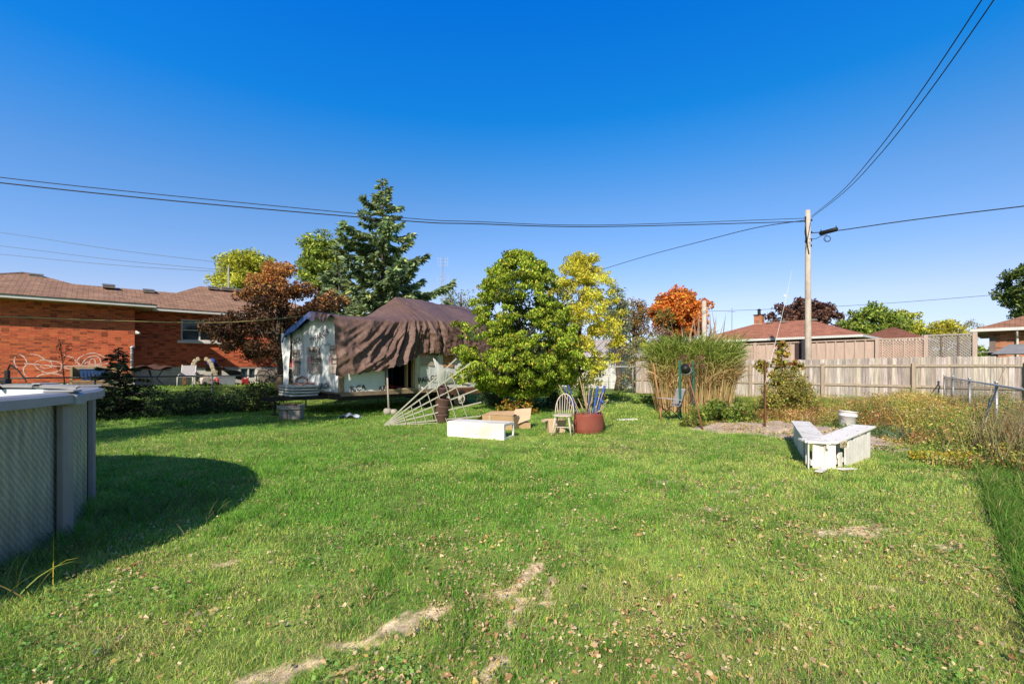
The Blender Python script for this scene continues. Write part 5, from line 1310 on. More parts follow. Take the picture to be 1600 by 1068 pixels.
mb = MB(); mb.box((nT(1247), .004, 2.05), (.26, .03, 1.2)); obj('dark_gate_lattice', mb, mat('gate_dark', (.05, .035, .035), (.09, .06, .055), 22, .9, .2), t)

# ------------------------------------------------------------------ utility pole and wires
pp = L(23.78, 6.56)
t = thing('utility_pole', 'tall pale wooden utility pole standing behind the board fence', 'utility pole', pp, 0)
PM = mat('pole_wood', (.66, .59, .52), (.48, .42, .36), 8, .95, .25, stretch=(2, 2, .12), dirt=(.36, .30, .25))
mb = MB(); mb.tube([(0, 0, -.05), (-.01, 0, 3), (-.015, 0, 6), (-.02, 0, 8.6)], [.145, .13, .118, .10], 16); obj('shaft', mb, PM, t, True)
mb = MB(); mb.tube([(-.14, -.04, 8.3), (-.16, -.05, 7.9), (-.13, -.08, 7.4), (-.1, -.1, 7.0), (-.05, -.13, 6.6)], .022, 6); mb.tube([(-.13, -.02, 8.1), (-.17, -.02, 7.6), (-.12, -.06, 7.1)], .015, 6); obj('cable_bundle', mb, blk, t, True)
for z, x in ((8.25, -.15), (8.1, -.15), (8.15, .14), (7.6, .14), (7.25, .13), (7.2, -.14), (7.0, .12)):
    mb = MB(); mb.lathe([(.02, -.05), (.035, -.03), (.022, 0), (.035, .03), (.02, .05)], 10, (x, -.02, z), cap_top=True); mb.bar((x * .5, 0, z), (x * 1.1, -.02, z), .02, .02); obj('insulator', mb, STEEL, t, True)
BLKW = mat('cable_black', (.03, .03, .033), (.02, .02, .022), 8, .6, 0)
wire('power_line', [P(1258, 341, 20.7), P(940, 351.5, 18.0), P(740, 346, 16.7), P(640, 341, 16.1), P(300, 309, 14.3), P(0, 277, 13.07), P(-320, 235, 11.9)], .012, BLKW, 'upper of the two black wires running left from the pole', 'wire')
wire('power_line', [P(1258, 346, 20.7), P(940, 354, 18.0), P(740, 349.5, 16.7), P(640, 345.5, 16.1), P(300, 316.5, 14.3), P(0, 285.5, 13.07), P(-320, 247, 11.9)], .017, BLKW, 'thicker lower black wire running left from the pole', 'wire')
wire('power_line', [P(1268, 338, 20.6), P(1314, 300, 14.4), P(1367, 240, 10.9), P(1434, 150, 8.35), P(1534, 0, 6.3), P(1640, -170, 5.1)], .010, BLKW, 'left one of the wire pair rising overhead to the upper right', 'wire')
wire('power_line', [P(1268, 340, 20.6), P(1319, 300, 14.4), P(1376, 240, 10.9), P(1447, 150, 8.35), P(1553, 0, 6.3), P(1664, -170, 5.1)], .010, BLKW, 'right one of the wire pair rising overhead to the upper right', 'wire')
wire('power_line', [P(1267, 364, 20.6), P(1310, 360, 19.6), P(1400, 347, 18), P(1500, 334, 16.8), P(1600, 322, 15.6), P(1800, 297, 13.6)], .020, BLKW, 'black cable with a splice box running right from the pole', 'wire')
wire('power_line', [P(1258, 344, 20.8), P(1180, 356, 23), P(1100, 376, 27), P(1020, 397, 31), P(950, 418, 35), P(880, 440, 39)], .018, BLKW, 'thin wire falling away from the pole toward the yellow tree', 'wire')
FW = mat('far_wire', (.16, .19, .24), (.12, .15, .2), 4, .8, 0)
mp = L(ULP(357, 29.3), 29.3)
for y0, y1, yx, lab in ((345, 363, 411, 'highest'), (369, 384, 422, 'middle'), (383, 397, 425, 'lowest')):
    wire('service_wire', [P(-180, y0 - 4, 34), P(0, y1, 31), P(180, (y1 + yx) / 2 + 3, 28), P(352, yx, 25.3)], .013, FW, lab + ' of the three faint wires above the brick house roof', 'wire', None, 5)
wire('service_wire', [P(1080, 487, 60), P(1200, 483, 59), P(1350, 476, 57), P(1560, 460, 52), P(1700, 446, 48)], .03, FW, 'faint distant wire over the roofs at right', 'wire', None, 5)
q0, q1 = P(1284, 361, 20.1), P(1306, 359, 19.65); mid = (q0 + q1) / 2
t = thing('splice_box', 'black splice box hanging on the cable right of the pole', 'splice box', mid + Vector((0, 0, -.05)), math.atan2((q1 - q0).y, (q1 - q0).x))
mb = MB(); mb.tube([(-.36, 0, .0), (-.33, 0, .0), (.3, 0, .03), (.34, 0, .03)], [.05, .095, .095, .05], 12); obj('body', mb, blk, t, True)
mb = MB(); mb.box((-.3, 0, .1), (.03, .03, .12)); mb.box((.28, 0, .12), (.03, .03, .12)); obj('hanger', mb, STEEL, t)
mb = MB(); mb.tube([P(1265, 373, 20.5) - mid, P(1275, 373, 20.3) - mid, P(1284, 368, 20.1) - mid, P(1292, 367, 19.95) - mid], .013, 6)
c = P(1293, 373, 19.9) - mid
mb.tube([c + Vector((.16 * math.cos(a) * (1 - a * .02), .03 * math.sin(a * .5), .14 * math.sin(a) * (1 - a * .015))) for a in np.linspace(1.4, 1.4 + 6 * PI * .9, 60)], .008, 5)
o = obj('cable_coil', mb, BLKW, None, True); o.location = mid; tag(o, 'loose coil of thin cable hanging below the splice box', 'cable')

# ------------------------------------------------------------------ houses beyond the fences
SH2 = mat_shingle('red_shingle', (.50, .23, .16), (.39, .17, .12), True); BR2 = mat_brick('brick_soft', ((.48, .17, .085), (.56, .23, .12)), (.36, .26, .2))
BRD = mat_brick('brick_dark', ((.16, .06, .045), (.2, .08, .06)), (.14, .1, .08))
def bungalow(name, label, u0, u1, a0, a1, ze, zr, ridge, brick, sh, oh=.55, white=True):
    """walls inset by the overhang from the eave rectangle u0..u1, a0..a1; ridge = (ru0, rn0, ru1, rn1)"""
    c = L((u0 + u1) / 2, (a0 + a1) / 2); uc, nc = (u0 + u1) / 2, (a0 + a1) / 2
    t = thing(name, label, 'house', c, LA); tf = lambda u, n, z: Vector((u - uc, n - nc, z))
    mb = MB(); hx, hy = (u1 - u0) / 2 - oh, (a1 - a0) / 2 - oh
    for s in (-1, 1): mb.box((s * (hx - .1), 0, ze / 2), (.2, 2 * hy, ze)); mb.box((0, s * (hy - .1), ze / 2), (2 * hx - .4, .2, ze))
    obj('wall', mb, brick, t)
    mb = MB(); mb.add([tf(u0, a0, ze + .07), tf(u1, a0, ze + .07), tf(u1, a1, ze + .07), tf(u0, a1, ze + .07), tf(ridge[0], ridge[1], zr), tf(ridge[2], ridge[3], zr)], [(0, 1, 4), (1, 2, 5, 4), (2, 3, 5), (3, 0, 4, 5)] if abs(ridge[3] - ridge[1]) > abs(ridge[2] - ridge[0]) else [(0, 1, 5, 4), (1, 2, 5), (2, 3, 4, 5), (3, 0, 4)])
    r = obj('roof', mb, sh, t)
    mb = MB(); mb.box((0, 0, ze), (u1 - u0 - .06, a1 - a0 - .06, .02)); obj('soffit', mb, SOFF, t)
    mb = MB()
    for s in (-1, 1): mb.box((s * (u1 - u0) / 2, 0, ze + .03), (.09, a1 - a0 + .09, .13)); mb.box((0, s * (a1 - a0) / 2, ze + .03), (u1 - u0 - .09, .09, .13))
    obj('gutter', mb, WHITE if white else SOFF, t)
    return t, r, tf
t, r, tf = bungalow('bungalow', 'low bungalow with reddish shingle hip roof and chimney behind the privacy fence', 30, 37, 5.8, 15.6, 3.18, 4.54, (33.5, 9.2, 33.5, 12.2), BRD, SH2)
mb = MB(); mb.box(tf(33.6, 12.2, 4.6), (.5, .5, .95)); ch = obj('chimney', mb, BR2, t); mb = MB(); mb.box(tf(33.6, 12.2, 5.09), (.58, .58, .05)); mb.lathe([(.1, 0), (.1, .3), (.16, .32), (.02, .42)], 12, tf(33.6, 12.2, 5.11)); obj('chimney_cap', mb, STEEL, ch)
mb = MB(); mb.box(tf(33.6, 12.2, 4.42), (.62, .62, .12)); obj('flashing', mb, WHITE, ch)
for n in (8.9, 10.6, 11.4): mb = MB(); mb.box(tf(33.25, n, 4.49), (.35, .35, .12)); obj('roof_vent', mb, VENT, r)
t, r, tf = bungalow('bungalow', 'brick bungalow with white gutter and downspout at the right edge behind the fence', 30, 37.5, -9, 1.7, 3.2, 4.7, (33.75, -5.2, 33.75, -2.0), BR2, mat_shingle('brown_shingle_turned', (.42, .23, .155), (.31, .165, .112), True))
mb = MB(); n = -0.02; mb.tube([tf(30.05, n + .3, 3.14), tf(30.4, n + .3, 2.95), tf(30.48, n + .3, 2.7), tf(30.48, n + .3, .2)], .045, 8); obj('downspout', mb, WHITE, t, True)
mb = MB(); mb.box(tf(30.54, 1.05, 2.0), (.05, .2, 1.9)); obj('return_wall_shade', mb, mat('dark_frame_wood', (.22, .18, .16)), t)  # dark strip colours in the return wall's shade, borrowing the batten wood material
mb = MB(); mb.box(tf(30.53, -1.6, 2.1), (.06, .9, 1.0)); w_ = obj('window', mb, WHITE, t); mb = MB(); mb.box(tf(30.495, -1.6, 2.1), (.03, .78, .88)); obj('pane', mb, GLASS, w_)
c = P(1395, 530, 36)
u_c, n_c = UN(c.x, c.y)
bungalow('brick_garage', 'small brown pyramid roofed garage between the two bungalows at right', u_c - 2.7, u_c + 2.7, n_c - 2.4, n_c + 2.4, 3.5, 4.62, (u_c, n_c - .15, u_c, n_c + .15), BR2, mat_shingle('rust_shingle', (.30, .14, .10), (.23, .10, .07), True), .35)
c = P(948, 560, 36); u_c, n_c = UN(c.x, c.y)
WS = mat('white_siding', (.78, .77, .76), (.68, .67, .66), 2, .6, .05, stretch=(.2, .2, 12)); GS = mat_shingle('pale_grey_shingle', (.55, .53, .53), (.45, .43, .44), True)
t, r, tf = bungalow('white_garage', 'white sided garage with pale grey roof behind the yellow tree', u_c - 2.6, u_c + 2.6, n_c - 3.0, n_c + 3.0, 2.3, 3.75, (u_c, n_c - .8, u_c, n_c + .8), WS, GS, .35)
mb = MB(); mb.box(tf(u_c - 2.24, n_c - .9, 1.05), (.04, 2.3, 2.0)); d_ = obj('garage_door', mb, WHITE, t)
for i in range(3): mb = MB(); mb.box(tf(u_c - 2.27, n_c - .9, .5 + i * .5), (.02, 2.2, .02)); obj('panel_line', mb, SOFF, d_)
# grey canopy roof and bird feeder right of the board fence
b = P(1590, 600, 19.5); b.z = 0
t = thing('garden_canopy', 'small grey canopy roof over a dark frame at the right edge beyond the fence', 'canopy', b, LA)
hz = P(1590, 553, 19.5).z; GR = mat('grey_roofing', (.27, .27, .29), (.2, .2, .22), 5, .8, .1)
mb = MB(); mb.add([(-.9, -.75, hz), (.9, -.75, hz), (.9, .75, hz), (-.9, .75, hz), (0, -.25, hz + .42), (0, .25, hz + .42)], [(0, 1, 4), (1, 2, 5, 4), (2, 3, 5), (3, 0, 4, 5), (3, 2, 1, 0)]); obj('roof', mb, GR, t)
for sx in (-1, 1):
    for sy in (-1, 1): mb = MB(); mb.box((sx * .8, sy * .65, hz / 2), (.07, .07, hz)); obj('leg', mb, STEEL, t)
b = P(1552, 600, 21.2); b.z = 0; hz = P(1552, 553, 21.2).z
t = thing('bird_feeder', 'dark bird feeder with flat grey roof on a thin pole behind the fence', 'bird feeder', b, LA)
mb = MB(); mb.tube([(0, 0, 0), (0, 0, hz - .2)], .025, 8); obj('pole', mb, STEEL, t, True); mb = MB(); mb.box((0, 0, hz - .06), (.26, .3, .26)); obj('body', mb, blk, t, bevel=.01); mb = MB(); mb.box((0, 0, hz + .09), (.5, .95, .05)); obj('roof', mb, GR, t, bevel=.01)
# TV tower, thin mast, bare post
b = P(692, 560, 42); b.z = 0; zt = P(692, 404, 42).z
t = thing('antenna_tower', 'thin lattice television antenna tower right of the tall spruce', 'antenna', b)
AM = mat('antenna_metal', (.40, .42, .44), (.3, .31, .33), 8, .5, 0, .4); legs_ = [(.2 * math.cos(a), .2 * math.sin(a)) for a in (0.4, 2.5, 4.6)]
mb = MB()
for x, y in legs_: mb.tube([(x, y, 0), (x, y, zt - 1.2)], .02, 5)
k = 0; z = .4
while z < zt - 1.5:
    for i in range(3): mb.bar((*legs_[i], z), (*legs_[(i + 1) % 3], z + .4), .014, .014)
    z += .4
mb.tube([(0, 0, zt - 1.4), (0, 0, zt + .1)], .03, 6); obj('mast', mb, AM, t)
mb = MB()
for dz in (0, -.3, -.6): mb.bar((-.45, 0, zt + dz), (.45, 0, zt + dz), .02, .02)
for x in (-.45, -.22, 0, .22, .45): mb.bar((x, 0, zt - .75), (x, 0, zt + .12), .016, .016)
for x in (-.5, .5): mb.bar((x, .1, zt - 2.6), (x, .1, zt - 1.5), .018, .018)
mb.bar((-.5, .1, zt - 1.9), (.5, .1, zt - 1.9), .02, .02); obj('antenna_array', mb, AM, t)
b = P(1143, 560, 45); b.z = 0; mb = MB(); mb.tube([(0, 0, 0), (.05, 0, P(1143, 481, 45).z)], [.06, .03], 6); mb.bar((-.35, 0, P(0, 487, 45).z), (.35, 0, P(0, 487, 45).z), .03, .03); o = obj('antenna_mast', mb, AM, None, True); o.location = b; tag(o, 'thin distant antenna mast left of the bungalow chimney', 'antenna')
b = P(1100, 600, 24); b.z = 0; mb = MB(); mb.tube([(0, 0, 0), (.03, 0, 2.5), (.0, 0, P(1100, 470, 24).z)], [.16, .14, .11], 10); o = obj('bare_post', mb, PM, None, True); o.location = b; tag(o, 'pale bare wooden post rising behind the reeds', 'post')
# ------------------------------------------------------------------ vegetation
def ribbons(rng, B0, D0, ln, wd, droop, cols, nseg=5, tip_cols=None):
    """arching strap leaves: base B0, first direction D0"""
    n = len(B0); pts = [B0]; D = D0.copy(); st_ = (ln / nseg)[:, None]
    for k in range(nseg):
        p = pts[-1] + D * st_; pts.append(p); D = norm(D + np.array([0, 0, -1]) * droop[:, None] * (0.3 + k / nseg))
    side = np.cross(D0, rng.normal(size=(n, 3))); side = norm(side)
    V = []; c = []
    for k, p in enumerate(pts):
        w_ = wd[:, None] * (1 - (k / nseg) ** 2.2) * .5 + .0006; V += [p - side * w_, p + side * w_]
        cc = cols if tip_cols is None else cols * (1 - k / nseg) + tip_cols * (k / nseg); c += [cc, cc]
    V = np.stack(V, 1).reshape(-1, 3); c = np.stack(c, 1).reshape(-1, 3); m_ = 2 * (nseg + 1)
    o = np.arange(n)[:, None, None] * m_; q = np.array([[2 * k, 2 * k + 1, 2 * k + 3, 2 * k + 2] for k in range(nseg)])[None]
    lo = (o + q).reshape(-1); return V, lo, np.arange(n * nseg) * 4, c

def rad_px(px0, px1, d): return abs(px1 - px0) / 2 / F * d
# palettes
PG = [((0.26, 0.399, 0.037), 4), ((0.425, 0.547, 0.053), 4), ((0.106, 0.188, 0.021), 2.6), ((0.637, 0.661, 0.084), 1.7), ((0.779, 0.41, 0.074), 0.35)]
PY = [((0.798, 0.675, 0.061), 4), ((0.644, 0.614, 0.077), 4), ((0.92, 0.767, 0.123), 2), ((0.43, 0.491, 0.077), 2)]
PM_ = [((.085, .042, .026), 4), ((.15, .072, .036), 3), ((.05, .03, .02), 3), ((.20, .10, .04), 1), ((.09, .085, .03), 1)]
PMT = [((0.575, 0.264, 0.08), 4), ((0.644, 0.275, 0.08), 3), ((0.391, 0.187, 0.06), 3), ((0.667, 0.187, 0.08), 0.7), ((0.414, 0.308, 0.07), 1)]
PYT = [((0.609, 0.609, 0.072), 4), ((0.478, 0.522, 0.072), 4), ((0.725, 0.667, 0.087), 2), ((0.29, 0.377, 0.058), 2)]
PGB = [((0.24, 0.352, 0.056), 4), ((0.384, 0.48, 0.08), 4), ((0.512, 0.544, 0.096), 2), ((0.128, 0.208, 0.048), 3)]
PS = [((0.23, 0.342, 0.157), 4), ((0.338, 0.451, 0.224), 3), ((0.445, 0.547, 0.28), 2), ((0.122, 0.178, 0.09), 2), ((0.552, 0.56, 0.168), 1.2)]
PO = [((0.908, 0.249, 0.044), 5), ((0.95, 0.366, 0.059), 3), ((0.659, 0.161, 0.044), 2), ((0.586, 0.351, 0.073), 1)]
PB = [((0.156, 0.078, 0.065), 4), ((0.221, 0.111, 0.078), 3), ((0.098, 0.052, 0.046), 2), ((0.286, 0.156, 0.091), 1)]
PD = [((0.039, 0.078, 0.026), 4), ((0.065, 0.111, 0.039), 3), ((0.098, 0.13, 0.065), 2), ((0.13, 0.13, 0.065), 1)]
PGR = [((0.21, 0.285, 0.135), 4), ((0.3, 0.36, 0.18), 3), ((0.15, 0.21, 0.12), 2), ((0.45, 0.3, 0.15), 1.2)]

# the broad green tree in the middle
rng = np.random.default_rng(101); d = 16.0; c = P(811, 520, d)
cl = []
for k in range(640):
    f = rng.random() ** 1.25; z = .6 + 4.9 * f
    a = rng.uniform(0, 2 * PI); rr_ = 2.2 * np.interp(f, [0, .05, .13, .3, .55, .75, .88, 1], [.42, .62, .98, 1.02, .92, .70, .48, .18]) * (1 + .09 * math.sin(3 * a + f * 9) + .07 * math.sin(7 * a - f * 15))
    q = rr_ * (.35 + .65 * rng.random() ** .45) - .12
    cl.append((c.x + q * math.cos(a) * 1.02, d + q * math.sin(a), z, rng.uniform(.13, .30)))
for px, py in ((722, 597), (728, 560), (735, 520), (760, 440), (804, 398), (786, 408), (838, 412), (712, 588), (860, 430)):
    cl.append((*P(px, py, d - .3), .2))
broadleaf('green_tree', 'broad bushy green tree with hints of orange in the middle of the yard', 'tree', (c.x, d, 0), (c.x + .05, d, 3.6), .11, cl, 3000, .10, .043, PG, seed=3, nl=30, droop=1.5, cvar=.36, lump=.75)
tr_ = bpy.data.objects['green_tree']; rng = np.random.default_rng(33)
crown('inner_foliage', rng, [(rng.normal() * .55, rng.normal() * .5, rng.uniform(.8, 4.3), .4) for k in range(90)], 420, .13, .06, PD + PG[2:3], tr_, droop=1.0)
# yellow tree beside it
rng = np.random.default_rng(102); d = 17.8; c = P(908, 500, d)
cl = []
for k in range(290):
    z = rng.uniform(.9, 5.8); f = (z - 1.2) / 4.8
    rr_ = 1.55 * np.interp(f, [0, .2, .5, .75, 1], [.6, .95, 1.0, .72, .24]); a = rng.uniform(0, 2 * PI); q = rr_ * rng.random() ** .5
    cl.append((c.x + q * math.cos(a) + .1 * (f - .5), d + q * math.sin(a), z, rng.uniform(.16, .32)))
for px, py in ((895, 402), (903, 398), (910, 412), (930, 425), (935, 420), (948, 428), (880, 420), (915, 440), (888, 405)): cl.append((*P(px, py, d), .22))
broadleaf('yellow_tree', 'loose yellow leaved tree right of the broad green tree', 'tree', (c.x - .1, d, 0), (c.x, d, 4.4), .07, cl, 1500, .11, .05, PY, seed=4, nl=26, droop=.8)
rng = np.random.default_rng(103)
# maroon maple hanging over the fence by the brick house
d = 20.0; cl = []
for px, py, rp, n in ((430, 440, 34, 9), (395, 455, 26, 6), (470, 455, 30, 8), (500, 475, 24, 7), (420, 490, 34, 8), (375, 505, 26, 5), (460, 500, 34, 8), (345, 505, 18, 3), (400, 530, 24, 5), (440, 520, 24, 5), (365, 540, 16, 3), (395, 550, 13, 3), (440, 545, 14, 3), (488, 490, 24, 6), (325, 512, 12, 4), (512, 470, 16, 5), (440, 470, 26, 8), (405, 475, 24, 6), (470, 530, 26, 6), (455, 550, 18, 4), (380, 520, 24, 6), (350, 520, 16, 4), (425, 425, 18, 4), (350, 545, 8, 1), (418, 548, 9, 2)):
    for k in range(n):
        p = P(px + rng.normal() * rp * .45, py + rng.normal() * rp * .38, d + rng.normal() * 1.0); cl.append((p.x, p.y, p.z, rng.uniform(.28, .52)))
b = P(438, 600, d); broadleaf('maroon_maple', 'maroon maple with sunlit coppery top and shaded lower leaves coloured in, between the brick house and the trailer', 'tree', (b.x, d, float(gh(b.x, d))), (b.x, d, 4.2), .16, cl, 1250, .125, .075, PM_, seed=5, nl=24, droop=.5, toppal=PMT, zr=(3.3, 6.2))  # two palettes put the sunlit top and shaded lower leaves into the colour
def blob(name, label, cat, px, py, rx, ry, d, n, r0, r1, per, ln, wd, pal, seed, base=None, taper=.25, group=None, r_tr=.2, hollow=.4, **kw):
    rng = np.random.default_rng(seed); c = P(px, py, d); rad = (rx / F * d, rx / F * d * .85, ry / F * d)
    cl = clump_cloud(rng, c, rad, int(n * 1.8), r0 * .55, r1 * .8, hollow * .7, .12, taper); gz_ = float(gh(c.x, c.y))
    return broadleaf(name, label, cat, (c.x, c.y, gz_), (c.x, c.y, c.z + rad[2] * .4), r_tr, cl, per * 3.0, ln * .85, wd * .85, pal, group, seed, nl=18, cvar=.32, **kw)
blob('yellow_green_tree', 'yellow green tree rising behind the brick house roof', 'tree', 392, 430, 62, 38, 40, 70, .7, 1.2, 70, .42, .13, PYT, 6, droop=-.2)
blob('green_tree', 'light green tree behind the left side of the tall spruce', 'tree', 503, 410, 40, 50, 36, 60, .6, 1.0, 75, .36, .14, PGB, 7, droop=.1)
# spruce
b = P(598, 590, 27); b.z = 0
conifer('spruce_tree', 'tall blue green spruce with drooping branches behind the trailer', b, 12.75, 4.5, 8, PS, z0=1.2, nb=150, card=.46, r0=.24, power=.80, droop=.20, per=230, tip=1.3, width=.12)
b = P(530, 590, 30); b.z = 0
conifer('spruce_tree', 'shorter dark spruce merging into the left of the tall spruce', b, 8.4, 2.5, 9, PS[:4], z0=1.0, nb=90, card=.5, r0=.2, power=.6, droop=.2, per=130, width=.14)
blob('airy_tree', 'sparse grey green tree seen past the right of the spruce', 'tree', 720, 468, 36, 22, 45, 24, .5, .9, 26, .3, .12, PGR, 10)
# distant trees, left to right
blob('grey_green_tree', 'grey green airy tree just right of the yellow tree', 'tree', 965, 495, 24, 52, 30, 60, .35, .7, 90, .22, .09, PGR, 11)
blob('russet_tree', 'russet topped tree left of the orange maple', 'tree', 990, 500, 28, 32, 34, 40, .4, .8, 60, .24, .1, [((.35, .20, .06), 4), ((.22, .20, .09), 4), ((.42, .22, .05), 2)], 12)
blob('orange_maple', 'brilliant orange maple behind the reeds', 'tree', 1063, 492, 47, 42, 38, 120, .5, .85, 110, .3, .17, PO, 13, hollow=.55, taper=.1)
blob('green_tree', 'green and orange tree tucked low at the left of the orange maple', 'tree', 1035, 498, 16, 18, 36, 14, .4, .6, 80, .26, .13, [((.18, .22, .05), 3), ((.5, .2, .04), 2)], 131)
blob('pink_bush', 'dusty pink flowering bush top behind the left of the reeds', 'bush', 1030, 525, 24, 16, 21, 22, .2, .35, 130, .12, .06, [((.38, .16, .17), 4), ((.30, .18, .12), 3), ((.25, .25, .1), 2)], 14, r_tr=.05)
blob('copper_beech', 'dark copper beech with rounded crown behind the bungalow roof', 'tree', 1253, 503, 54, 36, 48, 70, .7, 1.1, 75, .4, .2, PB, 15, hollow=.55, taper=.05)
blob('green_tree', 'light green tree behind the small pyramid roofed garage', 'tree', 1365, 508, 50, 32, 48, 60, .7, 1.1, 75, .42, .18, PGB, 16)
blob('yellow_green_tree', 'yellowing tree right of the light green one over the roofs', 'tree', 1412, 510, 32, 26, 52, 34, .6, 1.0, 70, .4, .17, PYT, 17)
blob('yellow_tree', 'low yellow tree behind the lattice end of the privacy fence', 'tree', 1478, 520, 40, 20, 54, 34, .6, 1.0, 60, .4, .17, PY, 18)
blob('pale_tree', 'thin pale tree left of the right hand bungalow', 'tree', 1500, 516, 34, 22, 58, 22, .5, .9, 28, .35, .12, [((.40, .38, .2), 3), ((.32, .30, .2), 3), ((.45, .36, .08), 2)], 19)
blob('green_tree', 'dense green tree at the right edge above the bungalow roof', 'tree', 1618, 452, 52, 48, 36, 70, .5, .9, 110, .3, .15, [((.07, .13, .03), 4), ((.13, .2, .04), 4), ((.25, .3, .05), 2)], 20)
# far hedgerow that closes the view
k = 0
for px, top, d, pal, lab in ((-120, 520, 70, PYT, 'far yellow green trees beyond the house, leftmost'), (560, 545, 64, PGB, 'far green trees low behind the spruce'), (690, 530, 66, PGR, 'far grey green trees right of the spruce'), (800, 530, 62, PGB, 'far green trees behind the broad green tree'), (900, 525, 60, PGR, 'far grey green trees above the white garage'), (1010, 530, 64, PYT, 'far yellow green trees left of the reeds'), (1130, 530, 66, PGR, 'far grey green trees between reeds and bungalow'), (1500, 545, 70, PGB, 'far green trees low behind the lattice fence'), (1690, 520, 60, PGB, 'far green trees past the right edge')):
    h_ = (573 - top); blob('far_trees', lab, 'trees', px, 573 - h_ * .42, 78, h_ * .6, d, 60, .9, 1.6, 26, .6, .3, pal, 200 + k, taper=.05, hollow=.2); k += 1

# low orange bush and undergrowth beneath the trees
def bush(name, label, px, py0, py1, hw, d, per, ln, wd, pal, seed, cat='bush', n=30, r0=.12, r1=.22, group=None, **kw):
    rng = np.random.default_rng(seed); z1 = P(px, py0, d).z; c = P(px, 573, d); h_ = max(z1, .3); rx = hw / F * d
    gz_ = float(gh(c.x, d)); t = thing(name, label, cat, (c.x, d, gz_), 0, group)
    cl = []
    for k in range(n):
        a = rng.uniform(0, 2 * PI); q = rng.random() ** .5; z = rng.random() ** .6 * (1 - .5 * q ** 3)
        cl.append((rx * q * math.cos(a), rx * .8 * q * math.sin(a), max(.08, z * (h_ - gz_) - r0), rng.uniform(r0, r1)))
    mb = MB()
    for x, y, z, r in cl[:12]: mb.tube([(x * .15, y * .15, -.02), (x * .5, y * .5, z * .55), (x, y, z)], [.012, .009, .004], 5)
    obj('stems', mb, BARK, t, True); crown('foliage', rng, cl, per, ln, wd, pal, t, **kw); return t
bush('orange_bush', 'low orange and green bush at the foot of the broad green tree', 805, 615, 640, 34, 15.2, 900, .10, .05, [((.42, .20, .03), 4), ((.36, .30, .04), 3), ((.18, .22, .03), 3), ((.5, .14, .03), 1)], 31)
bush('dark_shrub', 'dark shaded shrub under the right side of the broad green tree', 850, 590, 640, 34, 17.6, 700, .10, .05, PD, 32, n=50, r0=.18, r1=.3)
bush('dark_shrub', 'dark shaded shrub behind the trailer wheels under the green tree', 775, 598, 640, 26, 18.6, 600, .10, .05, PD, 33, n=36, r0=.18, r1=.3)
bush('bare_bush', 'thin pale bush with yellow leaves behind the stakes', 915, 575, 640, 30, 17.2, 260, .10, .05, PY + PG[:2], 34, n=30, r0=.15, r1=.3)
bush('green_shrub', 'small dark green shrub left of the reeds', 1012, 612, 640, 20, 19.5, 900, .10, .06, PD[:3] + PG[:1], 35, n=24)
bush('green_shrub', 'rounded green shrub by the back chain link fence', 965, 606, 630, 26, 22.0, 500, .10, .05, PG[:3], 36, n=24)
bush('tan_thicket', 'tangled tan and green thicket right of the white garage', 992, 520, 600, 24, 27.5, 200, .16, .07, PGR + [((.55, .36, .18), 5), ((.4, .4, .12), 3)], 130, n=70, r0=.3, r1=.5)
# garden plants
bush('potato_bush', 'leafy bright green garden bush at the left end of the bed', 1132, 618, 662, 44, 12.9, 1100, .10, .06, [((.16, .26, .04), 4), ((.24, .30, .05), 3), ((.10, .17, .03), 3), ((.38, .36, .06), 1)], 37, n=60)
bush('herb_bush', 'small yellow green herb in front of the left green post', 1083, 645, 668, 22, 11.9, 1100, .075, .04, [((.22, .24, .04), 4), ((.34, .28, .06), 2), ((.14, .2, .03), 3)], 38, n=26, r0=.08, r1=.15)
bush('brown_green_shrub', 'brown and green twiggy shrub against the board fence', 1230, 570, 642, 40, 13.6, 1500, .065, .036, [((.36, .30, .09), 3), ((.28, .36, .08), 4), ((.46, .28, .11), 2), ((.56, .50, .10), 1.5)], 39, n=200, r0=.14, r1=.25)
rng = np.random.default_rng(40); cl = []
for px, py in ((1222, 540), (1217, 550), (1224, 552), (1214, 563), (1220, 568), (1226, 570), (1212, 578), (1206, 585), (1219, 590), (1228, 588), (1213, 598), (1186, 572), (1192, 578), (1196, 570), (1243, 568), (1250, 572), (1240, 575), (1190, 566)): cl.append((*P(px, py, 13.7 + rng.normal() * .12), rng.uniform(.12, .22)))
b = P(1218, 640, 13.7); broadleaf('tall_vine', 'tall leafy vine with red and yellow leaves above the shrub', 'plant', (b.x, b.y, 0), P(1222, 542, 13.7), .025, cl, 1300, .12, .09, [((.40, .34, .05), 4), ((.22, .24, .04), 4), ((.33, .08, .06), 2), ((.46, .3, .06), 2)], seed=40, nl=18)
rng = np.random.default_rng(41); cl = [(*P(px + rng.normal() * 3, py + rng.normal() * 3, 14.6 + rng.normal() * .12), rng.uniform(.1, .18)) for px, py in ((1068, 556), (1062, 560), (1074, 562), (1090, 562), (1095, 558), (1098, 568), (1085, 566), (1092, 575), (1078, 570), (1078, 610), (1082, 620))]
b = P(1080, 645, 14.6); broadleaf('dried_flowers', 'tall plant with dried dusty red flower heads by the green posts', 'plant', (b.x, b.y, 0), P(1080, 575, 14.6), .02, cl, 2200, .045, .03, [((.30, .13, .12), 4), ((.22, .10, .09), 3), ((.36, .2, .15), 2)], seed=41, nl=11)
